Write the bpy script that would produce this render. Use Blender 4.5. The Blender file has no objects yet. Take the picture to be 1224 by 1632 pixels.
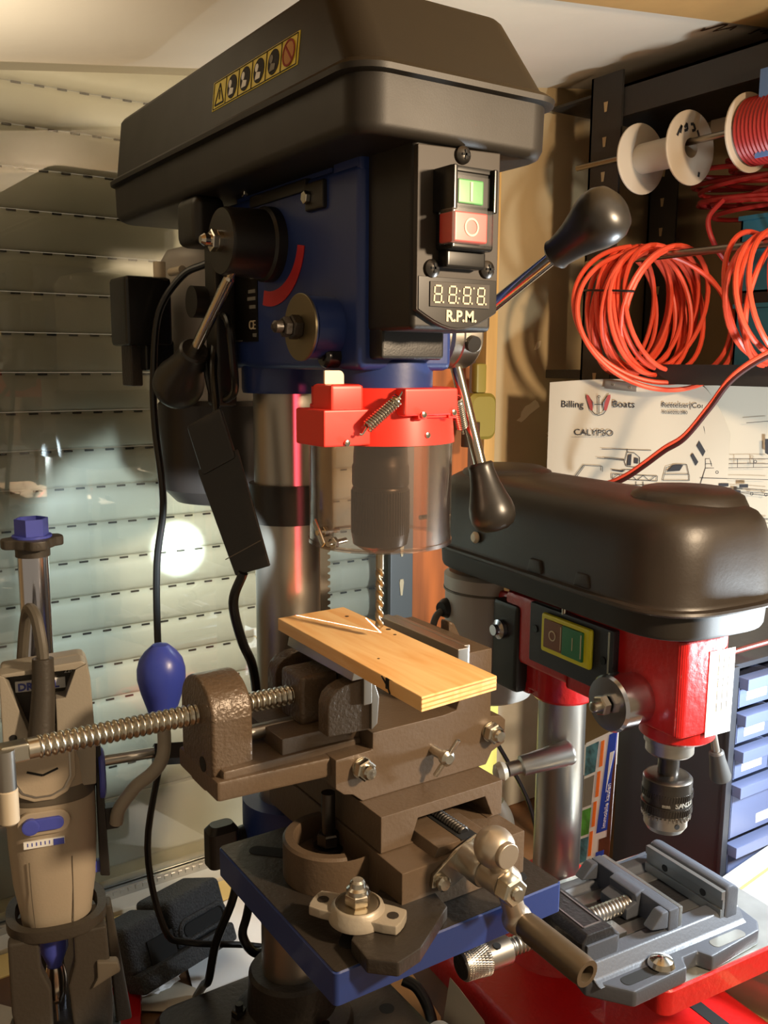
import bpy, bmesh, math, random
from mathutils import Vector, Matrix
random.seed(7)
V = Vector
C = bpy.context.scene.collection
SC = bpy.context.scene
R = math.radians
# ------------------------------------------------------------------ camera, world, lights, exposure
cam = bpy.data.cameras.new('camera'); camo = bpy.data.objects.new('camera', cam); C.objects.link(camo)
pitch, roll, yaw = R(9.2), R(.4), R(33.25)
rot = Matrix.Rotation(-yaw, 3, 'Z') @ Matrix.Rotation(R(90) - pitch, 3, 'X') @ Matrix.Rotation(roll, 3, 'Z')
camo.matrix_world = Matrix.Translation((-.3935, -.7656, .70)) @ rot.to_4x4()
cam.sensor_fit = 'VERTICAL'; cam.sensor_height = 32.64; cam.lens = 1472 / 1632 * 32.64
cam.clip_start = .02; cam.clip_end = 30
SC.camera = camo
SC.view_settings.view_transform = 'Standard'; SC.view_settings.look = 'None'
SC.view_settings.exposure = 0; SC.view_settings.gamma = 1; SC.view_settings.use_curve_mapping = False
wd = bpy.data.worlds.new('room_glow'); SC.world = wd; wd.use_nodes = True
wd.node_tree.nodes['Background'].inputs[0].default_value = (1, .80, .55, 1)
wd.node_tree.nodes['Background'].inputs[1].default_value = .30

def light(name, kind, loc, target, power, col, **kw):
    d = bpy.data.lights.new(name, kind); o = bpy.data.objects.new(name, d); C.objects.link(o)
    d.energy = power; d.color = col
    for k, v in kw.items(): setattr(d, k, v)
    o.location = loc
    if target is not None:
        o.rotation_euler = (V(target) - V(loc)).to_track_quat('-Z', 'Y').to_euler()
    return o
# warm bench spotlight hanging in front of the machines
light('warm_spotlight', 'SPOT', (.30, -.96, .89), (.02, -.12, .50), 60, (1, .755, .50), spot_size=R(120), spot_blend=.7, shadow_soft_size=.04)
# added warm fill light, no lamp known there, to brighten the ceiling
light('added_ceiling_fill', 'SPOT', (-.44, .06, .76), (-.30, .16, 1.0), 12.0, (1, .90, .72), spot_size=R(66), spot_blend=.9, shadow_soft_size=.04)
# white LED work lamp by the small drill press, just past the right edge of the picture
light('white_led_lamp', 'POINT', (.50, -.36, .385), None, 17, (.82, .93, 1.0), shadow_soft_size=.03)
# the LED on the back of the black paddle lamp, turned towards the shutter: a wide beam and its bright core
light('paddle_led', 'SPOT', (-.078, -.058, .560), (.05, .40, .36), 9, (.74, .91, 1.0), spot_size=R(66), spot_blend=.3, shadow_soft_size=.008)
light('paddle_led_core', 'SPOT', (-.078, -.058, .560), (.040, .40, .452), 95, (.74, .92, 1.0), spot_size=R(9.5), spot_blend=.6, shadow_soft_size=.004)

# ------------------------------------------------------------------ materials
def lin(c):
    return tuple((x / 255 / 12.92 if x / 255 <= .04045 else ((x / 255 + .055) / 1.055) ** 2.4) for x in c) + (1,)
MATS = {}
def mat(name, col, rough=.5, metal=0, bump=0, bscale=60, vary=0, vscale=8, col2=None, rvar=0, coat=0, spec=.5, stretch=None, emit=0, detail=4):
    m = bpy.data.materials.new(name); m.use_nodes = True; MATS[name] = m
    nt = m.node_tree; p = nt.nodes['Principled BSDF']; L = nt.links.new
    p.inputs['Base Color'].default_value = lin(col); p.inputs['Roughness'].default_value = rough
    p.inputs['Metallic'].default_value = metal; p.inputs['Coat Weight'].default_value = coat
    p.inputs['Specular IOR Level'].default_value = spec
    tc = nt.nodes.new('ShaderNodeTexCoord'); mp = nt.nodes.new('ShaderNodeMapping'); L(tc.outputs['Object'], mp.inputs[0])
    if stretch: mp.inputs['Scale'].default_value = stretch
    if vary or col2:
        n = nt.nodes.new('ShaderNodeTexNoise'); n.inputs['Scale'].default_value = vscale; n.inputs['Detail'].default_value = detail
        L(mp.outputs[0], n.inputs['Vector'])
        r = nt.nodes.new('ShaderNodeValToRGB'); L(n.outputs['Fac'], r.inputs[0])
        r.color_ramp.elements[0].position = .35; r.color_ramp.elements[1].position = .68
        c2 = col2 or tuple(max(0, x * (1 - vary)) for x in col)
        r.color_ramp.elements[0].color = lin(col); r.color_ramp.elements[1].color = lin(c2)
        L(r.outputs[0], p.inputs['Base Color'])
    if rvar:
        n = nt.nodes.new('ShaderNodeTexNoise'); n.inputs['Scale'].default_value = vscale * 1.7; n.inputs['Detail'].default_value = 5
        L(mp.outputs[0], n.inputs['Vector'])
        mr = nt.nodes.new('ShaderNodeMapRange'); L(n.outputs['Fac'], mr.inputs[0])
        mr.inputs[3].default_value = max(.02, rough - rvar); mr.inputs[4].default_value = min(1, rough + rvar)
        L(mr.outputs[0], p.inputs['Roughness'])
    if bump:
        n = nt.nodes.new('ShaderNodeTexNoise'); n.inputs['Scale'].default_value = bscale; n.inputs['Detail'].default_value = 3
        L(mp.outputs[0], n.inputs['Vector'])
        b = nt.nodes.new('ShaderNodeBump'); b.inputs['Strength'].default_value = bump; b.inputs['Distance'].default_value = .002
        L(n.outputs['Fac'], b.inputs['Height']); L(b.outputs[0], p.inputs['Normal'])
    if emit:
        p.inputs['Emission Color'].default_value = lin(col); p.inputs['Emission Strength'].default_value = emit
    return m
def clear(name, tint=(255, 255, 255), rough=.03, base=.05, edge=.5, haze=0, hazecol=(220, 220, 215)):
    m = bpy.data.materials.new(name); m.use_nodes = True; nt = m.node_tree; nt.nodes.clear(); L = nt.links.new
    o = nt.nodes.new('ShaderNodeOutputMaterial'); t = nt.nodes.new('ShaderNodeBsdfTransparent'); g = nt.nodes.new('ShaderNodeBsdfGlossy')
    t.inputs[0].default_value = lin(tint); g.inputs['Roughness'].default_value = rough
    f = nt.nodes.new('ShaderNodeFresnel'); f.inputs[0].default_value = 1.45
    mr = nt.nodes.new('ShaderNodeMapRange'); L(f.outputs[0], mr.inputs[0]); mr.inputs[3].default_value = base; mr.inputs[4].default_value = edge
    mx = nt.nodes.new('ShaderNodeMixShader'); L(mr.outputs[0], mx.inputs[0]); L(t.outputs[0], mx.inputs[1]); L(g.outputs[0], mx.inputs[2])
    last = mx
    if haze:
        d = nt.nodes.new('ShaderNodeBsdfGlossy'); d.inputs[0].default_value = lin(hazecol); d.inputs['Roughness'].default_value = .32
        m2 = nt.nodes.new('ShaderNodeMixShader'); m2.inputs[0].default_value = haze; L(mx.outputs[0], m2.inputs[1]); L(d.outputs[0], m2.inputs[2]); last = m2
    L(last.outputs[0], o.inputs[0]); MATS[name] = m; return m
def woodmat(name, c1, c2, scale=(3, 40, 40), rough=.5):
    m = bpy.data.materials.new(name); m.use_nodes = True; nt = m.node_tree; p = nt.nodes['Principled BSDF']; L = nt.links.new
    tc = nt.nodes.new('ShaderNodeTexCoord'); mp = nt.nodes.new('ShaderNodeMapping'); mp.inputs['Scale'].default_value = scale; L(tc.outputs['Object'], mp.inputs[0])
    n = nt.nodes.new('ShaderNodeTexNoise'); n.inputs['Scale'].default_value = 3; n.inputs['Detail'].default_value = 6; n.inputs['Distortion'].default_value = .6; L(mp.outputs[0], n.inputs['Vector'])
    r = nt.nodes.new('ShaderNodeValToRGB'); L(n.outputs['Fac'], r.inputs[0]); r.color_ramp.elements[0].position = .38; r.color_ramp.elements[1].position = .66
    r.color_ramp.elements[0].color = lin(c1); r.color_ramp.elements[1].color = lin(c2); L(r.outputs[0], p.inputs['Base Color'])
    p.inputs['Roughness'].default_value = rough; MATS[name] = m; return m
M = MATS
mat('cast_iron', (92, 76, 60), .42, 0, .18, 260, rvar=.08, vscale=30)
mat('cast_rough', (92, 76, 60), .32, .1, .5, 300)
mat('dark_iron', (54, 48, 42), .42, .3, .3, 200)
mat('steel', (186, 178, 166), .38, 1, 0, rvar=.08, vscale=12, stretch=(1, 1, .15), vary=.18)
mat('bright_steel', (215, 208, 196), .16, 1)
mat('zinc', (214, 208, 194), .25, 1, vary=.15, vscale=30)
mat('satin_steel', (185, 180, 172), .34, 1)
mat('steel_dark', (92, 88, 84), .35, 1)
mat('bronze_cap', (120, 110, 86), .4, .8)
mat('chrome', (205, 208, 222), .18, 1)
mat('blue_paint', (34, 54, 112), .40, 0, .03, 300, coat=.15)
mat('red_paint', (186, 24, 24), .32, 0, .3, 160, coat=.25)
mat('red_plastic', (232, 52, 38), .38, 0)
mat('arc_red', (190, 40, 48), .5)
mat('black_plastic', (30, 27, 24), .38, 0, .06, 700, spec=.5)
mat('black_shell', (33, 29, 24), .52, 0, .03, 900, rvar=.05, vscale=14, spec=.42)
mat('lid_sheen_brown', (46, 38, 31), .44, 0, .05, 300, rvar=.08, vscale=9, vary=.2)  # brownish sheen of the black lid put into its base colour
mat('black_gloss', (24, 23, 22), .22)
mat('knob_black', (36, 33, 30), .36, spec=.6)
mat('rubber', (20, 19, 20), .42)
mat('black_chuck', (40, 38, 36), .34, .5)
mat('dark_hole', (8, 8, 8), .8)
mat('panel_black', (52, 46, 40), .5, spec=.3)
mat('display_black', (28, 25, 22), .3, spec=.3)
mat('cream_print', (206, 190, 158), .5)
mat('white_print', (235, 235, 232), .5)
mat('grey_print', (120, 118, 112), .6)
mat('green_button', (44, 138, 56), .35)
mat('red_button', (196, 44, 36), .35)
mat('brass', (182, 170, 148), .3, 1)
mat('slat', (206, 200, 182), .46, 0, vary=.07, vscale=5)
mat('slot_dark', (40, 34, 24), .9)
mat('ceiling_white', (222, 210, 190), .9, 0, .15, 60, vary=.05, vscale=3)
mat('plaster', (176, 152, 112), .85, 0, .3, 40, vary=.14, vscale=4)
mat('filler', (214, 196, 160), .9)
mat('beam_tan', (190, 150, 92), .7, vary=.1)
mat('bench_wood', (110, 74, 44), .6, vary=.4, vscale=10)
mat('frame_white', (205, 200, 186), .4, vary=.12, vscale=9)
mat('alu', (205, 203, 198), .3, 1, vary=.1, vscale=20)
mat('grey_upright', (100, 104, 104), .45, .2)
mat('rack_black', (42, 38, 34), .5, .1, .2, 120)
mat('rod_steel', (150, 140, 125), .32, 1)
mat('spool_white', (192, 178, 158), .45)
mat('cable_orange', (226, 80, 52), .42)
mat('cable_red_dark', (150, 30, 26), .45)
mat('grip_grey', (58, 58, 58), .45)
mat('rod_brown', (92, 44, 38), .4)
mat('strand_dark', (58, 20, 18), .4)
mat('cable_black', (16, 16, 16), .3)
mat('cable_grey', (88, 82, 72), .45)
mat('teal', (30, 92, 112), .5)
mat('paper', (178, 168, 150), .8, 0, .2, 14)
mat('paper_white', (236, 236, 236), .8, 0, .25, 12)
mat('ink', (38, 38, 42), .8)
mat('ink_grey', (120, 124, 128), .8)
mat('ink_red', (150, 60, 58), .8)
mat('cabinet_black', (44, 46, 52), .45, 0, .05, 300)
clear('drawer_clear', (205, 212, 226), .12, .10, .5)
mat('drawer_frost', (84, 94, 126), .35)
mat('plastic_grey', (150, 142, 128), .45, 0, .1, 500)
mat('tool_grey', (168, 154, 134), .42, 0, .08, 500)
mat('tool_dark', (96, 88, 76), .45)
mat('stand_grey', (60, 54, 46), .5, 0, .15, 300)
mat('violet_blue', (72, 82, 176), .38)
mat('egg_blue', (54, 68, 160), .34, 0, .04, 300)
mat('black_arm', (30, 28, 26), .4)
mat('motor_silver', (176, 170, 162), .45, .2)
mat('motor_dark', (44, 38, 35), .33, .2)
mat('yellow_switch', (222, 214, 36), .4)
mat('yellow_label', (226, 208, 60), .5)
mat('switch_green', (44, 120, 74), .35)
mat('switch_brown', (120, 74, 44), .35)
mat('label_white', (232, 236, 238), .35)
mat('label_blue', (36, 70, 190), .4)
mat('label_orange', (238, 120, 40), .4)
mat('label_teal', (84, 140, 160), .4, vary=.5, vscale=90)
mat('label_green', (90, 170, 70), .4, vary=.3, vscale=60)
mat('label_brown', (110, 62, 44), .4, vary=.4, vscale=40)
mat('vise_grey', (72, 76, 84), .40, .1, .08, 420)
mat('vise_face', (150, 152, 152), .36, .9)
mat('vise_black', (36, 36, 38), .4, .2, .3, 300)
mat('table_grey', (160, 160, 154), .34, .7, vary=.1, vscale=30)
mat('flange_zinc', (172, 162, 146), .42, .35, .15, 200)
mat('aluminium_arm', (182, 170, 154), .36, .75)
mat('handle_bronze', (96, 84, 68), .36, .45)
mat('pin_beige', (205, 190, 165), .4, .2)
mat('yellow_card', (226, 222, 120), .6)
mat('olive', (128, 112, 44), .5)
mat('orange_wood', (176, 98, 44), .5, vary=.25, vscale=6, stretch=(8, 8, .6))
mat('pale_wood', (206, 160, 92), .55, vary=.12, vscale=6, stretch=(8, 8, .6))
mat('dark_wood', (74, 46, 24), .6, vary=.3, vscale=6, stretch=(8, 8, .6))
mat('nozzle_black', (30, 30, 32), .55, 0, 1.0, 500, col2=(62, 64, 66), vscale=420)
mat('card_tan', (206, 152, 92), .7, vary=.1)
mat('box_white', (232, 232, 226), .3)
mat('box_orange', (236, 190, 90), .5)
mat('pale_plank', (222, 196, 128), .55)
mat('blue_card', (92, 128, 190), .4)
mat('red_film', (150, 14, 18), .2)
clear('clear_plastic', (250, 240, 232), .05, .05, .8, .06, (250, 235, 225))
clear('button_cap', (255, 255, 255), .25, .0, .12)
clear('clear_box', (225, 232, 232), .1, .10, .6)
clear('window_glass', (250, 252, 250), .0, .055, 1.0, .035)
woodmat('pine', (246, 204, 142), (232, 174, 104), (26, 2.5, 26))
woodmat('pine_edge', (226, 166, 92), (176, 112, 52), (4, 4, 130))

# ------------------------------------------------------------------ builders
FR = {}                                     # frames of the top-level things: name -> matrix
def B(): return bmesh.new()
def basis(axis):
    a = V(axis).normalized(); t = V((0, 0, 1)) if abs(a.z) < .9 else V((1, 0, 0))
    u = t.cross(a).normalized(); return a, u, a.cross(u)
def box(bm, lo, hi, bev=0, seg=2, T=None):
    lo, hi = V(lo), V(hi); c = (lo + hi) / 2; s = hi - lo
    m = Matrix.Translation(c) @ Matrix.Diagonal((s.x, s.y, s.z, 1))
    if T is not None: m = T @ m
    r = bmesh.ops.create_cube(bm, size=1, matrix=m)
    if bev:
        es = list({e for v in r['verts'] for e in v.link_edges})
        bmesh.ops.bevel(bm, geom=es, offset=bev, segments=seg, profile=.5, affect='EDGES')
    return bm
def lathe(bm, prof, o, axis, n=28, caps=True, a0=0):
    """prof: (radius, height along axis) rings from one end to the other"""
    a, u, w = basis(axis); o = V(o); rings = []
    for r, h in prof:
        if r < 1e-6: rings.append([bm.verts.new(o + a * h)])
        else: rings.append([bm.verts.new(o + a * h + (u * math.cos(a0 + 2 * math.pi * k / n) + w * math.sin(a0 + 2 * math.pi * k / n)) * r) for k in range(n)])
    for p, q in zip(rings, rings[1:]):
        for k in range(n):
            k2 = (k + 1) % n
            vs = [p[k % len(p)], p[k2 % len(p)], q[k2 % len(q)], q[k % len(q)]]
            vs = list(dict.fromkeys(vs))
            if len(vs) > 2: bm.faces.new(vs)
    if caps:
        if len(rings[0]) > 1: bm.faces.new(rings[0][::-1])
        if len(rings[-1]) > 1: bm.faces.new(rings[-1])
    return bm
def cyl(bm, p0, p1, r0, r1=None, n=24, ch=0):
    p0, p1 = V(p0), V(p1); h = (p1 - p0).length; r1 = r0 if r1 is None else r1
    pr = [(r0, 0), (r1, h)] if not ch else [(r0 - ch, 0), (r0, ch), (r1, h - ch), (r1 - ch, h)]
    return lathe(bm, pr, p0, p1 - p0, n)
def ringtube(bm, o, axis, ro, ri, h, n=40):
    return lathe(bm, [(ri, 0), (ro, 0), (ro, h), (ri, h), (ri, 0)], o, axis, n, False)
def spline(pts, k=6):
    pts = [V(p) for p in pts]
    if len(pts) < 3: return pts
    P = [pts[0] * 2 - pts[1]] + pts + [pts[-1] * 2 - pts[-2]]; out = []
    for i in range(1, len(P) - 2):
        a, b, c, d = P[i - 1:i + 3]
        for j in range(k):
            t = j / k
            out.append(.5 * ((2 * b) + (c - a) * t + (2 * a - 5 * b + 4 * c - d) * t * t + (3 * b - a - 3 * c + d) * t ** 3))
    return out + [pts[-1]]
def tube(bm, pts, r, n=8, k=6, smooth=True, closed=False):
    P = spline(pts, k) if smooth else [V(p) for p in pts]
    N = len(P); t = (P[1] - P[0]).normalized(); _, u, w = basis(t); rings = []
    for i, p in enumerate(P):
        if closed: tg = (P[(i + 1) % N] - P[i - 1]).normalized()
        else: tg = (P[min(i + 1, N - 1)] - P[max(i - 1, 0)]).normalized()
        u = (u - tg * u.dot(tg)); u = u.normalized() if u.length > 1e-6 else basis(tg)[1]
        w = tg.cross(u); rr = r(i / (N - 1)) if callable(r) else r
        rings.append([bm.verts.new(p + (u * math.cos(2 * math.pi * j / n) + w * math.sin(2 * math.pi * j / n)) * rr) for j in range(n)])
    prs = list(zip(rings, rings[1:])) + ([(rings[-1], rings[0])] if closed else [])
    for a, b in prs:
        for j in range(n): bm.faces.new([a[j], a[(j + 1) % n], b[(j + 1) % n], b[j]])
    if not closed: bm.faces.new(rings[0][::-1]); bm.faces.new(rings[-1])
    return bm
def prism(bm, poly, o, U, W, ext, bev=0, seg=2):
    """polygon poly in the (U, W) plane at o, extruded by the vector ext"""
    o, U, W, ext = V(o), V(U), V(W), V(ext)
    a = [bm.verts.new(o + U * p[0] + W * p[1]) for p in poly]; b = [bm.verts.new(v.co + ext) for v in a]; n = len(a)
    fs = [bm.faces.new(a[::-1]), bm.faces.new(b)]
    for i in range(n): fs.append(bm.faces.new([a[i], a[(i + 1) % n], b[(i + 1) % n], b[i]]))
    if bev:
        bmesh.ops.recalc_face_normals(bm, faces=fs)
        es = list({e for v in a + b for e in v.link_edges})
        bmesh.ops.bevel(bm, geom=es, offset=bev, segments=seg, profile=.5, affect='EDGES')
    return bm
def loft(bm, rings, cap0=True, cap1=True):
    rs = [[bm.verts.new(V(p)) for p in r] for r in rings]; n = len(rs[0])
    for a, b in zip(rs, rs[1:]):
        for j in range(n): bm.faces.new([a[j], a[(j + 1) % n], b[(j + 1) % n], b[j]])
    if cap0: bm.faces.new(rs[0][::-1])
    if cap1: bm.faces.new(rs[-1])
    return bm
def rrect(x0, x1, y0, y1, r, n=5):
    """rounded rectangle outline; r one radius or (front-left, front-right, back-right, back-left)"""
    rs = r if isinstance(r, (tuple, list)) else (r,) * 4; out = []
    for (cx, cy, a), q in zip(((x0, y0, 180), (x1, y0, 270), (x1, y1, 0), (x0, y1, 90)), rs):
        ox = cx + (q if cx == x0 else -q); oy = cy + (q if cy == y0 else -q)
        for k in range(n + 1):
            t = R(a + 90 * k / n); out.append((ox + q * math.cos(t), oy + q * math.sin(t)))
    return out
def hexnut(bm, o, axis, r, h, a0=.3):
    return lathe(bm, [(r * .86, 0), (r, h * .12), (r, h * .88), (r * .86, h)], o, axis, 6, True, a0)
def thread(bm, p0, p1, r, pitch, depth=.25, n=20):
    p0, p1 = V(p0), V(p1); h = (p1 - p0).length; k = max(2, int(h / pitch)); st = h / k; pr = []
    d = r * depth
    for i in range(k):
        z = i * st; pr += [(r - d, z), (r - d * .15, z + st * .3), (r, z + st * .5), (r - d * .15, z + st * .7)]
    pr.append((r - d, h)); return lathe(bm, pr, p0, p1 - p0, n)
def coil(bm, p0, p1, rad, wire, turns, n=6):
    p0, p1 = V(p0), V(p1); a, u, w = basis(p1 - p0); h = (p1 - p0).length; pts = []
    for i in range(int(turns * 12) + 1):
        t = i / (turns * 12); f = 2 * math.pi * turns * t
        pts.append(p0 + a * h * t + (u * math.cos(f) + w * math.sin(f)) * rad)
    return tube(bm, pts, wire, n, smooth=False)
def top_of(o):
    while o.parent: o = o.parent
    return o
def obj(name, bm, m, parent=None, label=None, local=False, ang=32, wn=True):
    if parent is not None and not local:
        bm.transform(FR[top_of(parent).name].inverted())
    bmesh.ops.recalc_face_normals(bm, faces=bm.faces)
    lim = R(ang)
    for f in bm.faces: f.smooth = True
    for e in bm.edges:
        if len(e.link_faces) != 2 or e.calc_face_angle(0) > lim: e.smooth = False
    me = bpy.data.meshes.new(name); bm.to_mesh(me); bm.free()
    for q in (m if isinstance(m, (list, tuple)) else [m]): me.materials.append(M[q])
    o = bpy.data.objects.new(name, me); C.objects.link(o)
    if parent is not None: o.parent = parent
    else: FR[o.name] = Matrix.Identity(4)
    if label: o['label'] = label
    if wn:
        w = o.modifiers.new('wn', 'WEIGHTED_NORMAL'); w.keep_sharp = True
    return o
def tag(o, label, cat, group=None, kind=None):
    o['label'] = label; o['category'] = cat
    if group: o['group'] = group
    if kind: o['kind'] = kind
    return o
def thing(name, loc, label, cat, group=None, rz=0):
    o = bpy.data.objects.new(name, None); C.objects.link(o); o.empty_display_size = .02
    o.location = loc; o.rotation_euler = (0, 0, rz)
    FR[o.name] = Matrix.Translation(loc) @ Matrix.Rotation(rz, 4, 'Z')
    return tag(o, label, cat, group)
def struct(o): o['kind'] = 'structure'; return o
def dup(o, mw, label=None, parent=None):
    c = o.copy(); C.objects.link(c); c.parent = parent
    for ch in list(o.children): dup(ch, None, None, c)
    if parent is None and mw is not None: c.matrix_basis = mw
    if label: c['label'] = label
    return c
def text(s, size, o, U, W, m, parent, ext=.0004, align='LEFT', local=False, bold=0, name='lettering', sx=1):
    cu = bpy.data.curves.new('t', 'FONT'); cu.body = s; cu.size = size; cu.extrude = ext; cu.align_x = align; cu.offset = bold; cu.resolution_u = 3
    to = bpy.data.objects.new('t', cu); C.objects.link(to)
    me = bpy.data.meshes.new_from_object(to.evaluated_get(bpy.context.evaluated_depsgraph_get()))
    bpy.data.objects.remove(to); bpy.data.curves.remove(cu)
    bm = B(); bm.from_mesh(me); bpy.data.meshes.remove(me)
    U, W = V(U).normalized(), V(W).normalized(); N = U.cross(W)
    bm.transform(Matrix(((U.x * sx, W.x, N.x, o[0]), (U.y * sx, W.y, N.y, o[1]), (U.z * sx, W.z, N.z, o[2]), (0, 0, 0, 1))))
    return obj(name, bm, m, parent, local=local, wn=False)
def flat(bm, poly, o, U, W, N, t=.0006):
    """thin printed or cut patch lying on a surface"""
    return prism(bm, poly, o, U, W, V(N) * t)
def strip(bm, pts, o, U, W, N, wd=.0012, t=.0005):
    o, U, W, N = V(o), V(U), V(W), V(N)
    for (a, b) in zip(pts, pts[1:]):
        d = V((b[0] - a[0], b[1] - a[1])); 
        if d.length < 1e-6: continue
        d.normalize(); q = V((-d.y, d.x)) * wd / 2
        prism(bm, [(a[0] - q.x, a[1] - q.y), (b[0] - q.x, b[1] - q.y), (b[0] + q.x, b[1] + q.y), (a[0] + q.x, a[1] + q.y)], o, U, W, N * t)
    return bm
X, Y, Z = V((1, 0, 0)), V((0, 1, 0)), V((0, 0, 1))
PLAN = {"lines":[[[0.0243,0.1693],[0.0806,0.1676],[0.1244,0.1545],[0.1754,0.1519],[0.3181,0.1599]],[[0.0243,0.1693],[0.0329,0.1799],[0.0892,0.1835],[0.1924,0.1881],[0.3203,0.1932]],[[0.0334,0.1592],[0.0563,0.1276],[0.0841,0.1283],[0.0845,0.1363]],[[0.0413,0.1533],[0.0577,0.1286]],[[0.032,0.1565],[0.0243,0.1693]],[[0.099,0.1389],[0.1646,0.1392],[0.1645,0.1466],[0.0994,0.1464],[0.099,0.1389]],[[0.0994,0.1464],[0.1081,0.139],[0.1176,0.1468],[0.1263,0.1389],[0.1357,0.147],[0.1442,0.1391],[0.1536,0.1469],[0.1621,0.1393]],[[0.0817,0.102],[0.1538,0.1014]],[[0.1193,0.1006],[0.12,0.1054]],[[0.1195,0.1054],[0.1298,0.1063],[0.1378,0.1126],[0.1384,0.1245],[0.1309,0.1275],[0.1192,0.1267],[0.1163,0.1201],[0.1195,0.1054]],[[0.1162,0.118],[0.0757,0.1157]],[[0.1161,0.1162],[0.0862,0.1153]],[[0.113,0.1323],[0.1387,0.1303]],[[0.1725,0.1454],[0.1765,0.1255],[0.1888,0.121],[0.2049,0.1203],[0.2095,0.1371],[0.2099,0.1436],[0.1725,0.1454]],[[0.1745,0.1361],[0.2089,0.1345]],[[0.2249,0.0639],[0.2393,0.1214]],[[0.2393,0.1214],[0.2318,0.0971]],[[0.225,0.1494],[0.2309,0.1243],[0.3153,0.1193]],[[0.2301,0.1106],[0.3145,0.1071]],[[0.2305,0.1179],[0.315,0.1142]],[[0.2301,0.1106],[0.2309,0.1243]],[[0.2519,0.1097],[0.2527,0.1221]],[[0.2735,0.1088],[0.2742,0.1211]],[[0.2948,0.1079],[0.2956,0.1201]],[[0.2244,0.1389],[0.3165,0.137]],[[0.1626,0.1499],[0.3175,0.1523]],[[0.1345,0.1487],[0.1359,0.1781]],[[0.1447,0.1482],[0.1462,0.1788]],[[0.1347,0.154],[0.145,0.1535]],[[0.282,0.0572],[0.3109,0.0539]],[[0.1654,0.1551],[0.3179,0.1569]],[[0.1927,0.1934],[0.3204,0.1945]],[[0.193,0.1987],[0.3208,0.1997]],[[0.2809,0.2259],[0.3225,0.2247]],[[0.307,0.2568],[0.3247,0.2574]],[[0.2563,0.1816],[0.2547,0.1556]],[[0.2513,0.342],[0.3302,0.3383]]],"fills":[[[0.22,0.0847],[0.2295,0.0998],[0.2263,0.1077],[0.2168,0.0925]],[[0.2125,0.103],[0.2206,0.1157],[0.2173,0.1216],[0.2096,0.1071]],[[0.1768,0.132],[0.1863,0.1219],[0.2,0.1213],[0.1955,0.1299]],[[0.121,0.1093],[0.126,0.1078],[0.1256,0.1251],[0.1199,0.1253]],[[0.1301,0.1129],[0.1358,0.114],[0.1357,0.122],[0.1301,0.1217]],[[0.0575,0.1552],[0.0692,0.1492],[0.0825,0.1513],[0.0802,0.1595],[0.0603,0.1606]],[[0.2505,0.1455],[0.2637,0.1448],[0.264,0.1494],[0.2508,0.1501]],[[0.2782,0.1453],[0.2901,0.1447],[0.2904,0.1499],[0.2785,0.1505]],[[0.2715,0.1534],[0.2807,0.1543],[0.2815,0.1671],[0.2724,0.1677]],[[0.099,0.168],[0.1171,0.163],[0.1181,0.1737],[0.1007,0.1752]],[[0.0243,0.1679],[0.0338,0.1688],[0.0332,0.173],[0.0258,0.172]],[[0.3081,0.0791],[0.3126,0.0789],[0.3141,0.1016],[0.3095,0.0992]],[[0.0974,0.1322],[0.1183,0.1334],[0.1132,0.1358],[0.0988,0.1338]]],"circ":[[0.1807,0.1569],[0.1895,0.157],[0.1995,0.1573],[0.207,0.1577],[0.2218,0.1574],[0.2317,0.1574],[0.2463,0.1574],[0.2597,0.1572],[0.2957,0.1586],[0.3147,0.1588],[0.2471,0.1295],[0.2974,0.1119]],"red":[[[0.0559,0.0211],[0.0591,0.0223],[0.0655,0.0315],[0.0661,0.0447],[0.0627,0.0448],[0.0561,0.0264]],[[0.091,0.0204],[0.0877,0.0218],[0.0825,0.0311],[0.083,0.0443],[0.0867,0.0442],[0.0913,0.0257]]],"gry":[[[0.0608,0.025],[0.0669,0.0328],[0.0673,0.0433],[0.0637,0.0315]],[[0.0863,0.0245],[0.081,0.0325],[0.0814,0.043],[0.084,0.0311]]],"anch":[[[0.0744,0.026],[0.0755,0.0498]],[[0.0683,0.0354],[0.0813,0.0351]],[[0.0648,0.0447],[0.0689,0.0499],[0.0755,0.0519],[0.082,0.0496],[0.0856,0.0442]]],"txt":[[[0.0182,0.041],44,"Billing"],[[0.0945,0.0393],44,"Boats"],[[0.0393,0.0823],40,"CALYPSO"],[[0.1648,0.0377],32,"Rettelser|Corr"],[[0.166,0.047],20,"50.60202.580"]]}
# ================================================================== the room
wd_, wn_ = V((math.cos(R(1.5)), math.sin(R(1.5)), 0)), V((math.sin(R(1.5)), -math.cos(R(1.5)), 0))   # along / towards us
def W(s, d=0, z=0): return V((0, .40, 0)) + wd_ * s + wn_ * d + Z * z
# sloping white ceiling
bm = B()
cs = lambda x: 1.0421 + .1418 * x
prism(bm, [(-1.7, cs(-1.7)), (1.5, cs(1.5)), (1.5, cs(1.5) + .05), (-1.7, cs(-1.7) + .05)], (0, -1.7, 0), X, Z, (0, 2.135, 0))
struct(obj('ceiling', bm, 'ceiling_white', label='white sloping ceiling above the two drill presses'))
ceil_ = bpy.data.objects['ceiling']
bm = B(); rnd = random.Random(2); cp_ = []
for k in range(22): cp_.append((.665 + .0075 * k, .085 + .012 * math.sin(k * 1.9) + rnd.uniform(-.006, .006)))
for a in range(0, 22, 1):
    if rnd.random() < .72: strip(bm, cp_[a:a + 2], (0, 0, cs(0) - .0008), V((1, 0, .1418)), Y, -Z, rnd.uniform(.0015, .004), .0008)
obj('paint_crack', bm, 'dark_wood', ceil_, label='dark peeled marks in the white paint', wn=False)['kind'] = 'stuff'
bm = B(); prism(bm, [(-.5, -.40), (1.0, -.40), (1.0, .078), (-.5, -.032)], (0, 0, cs(0) - .005), V((1, 0, .1418)), Y, (0, 0, .0045))
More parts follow.
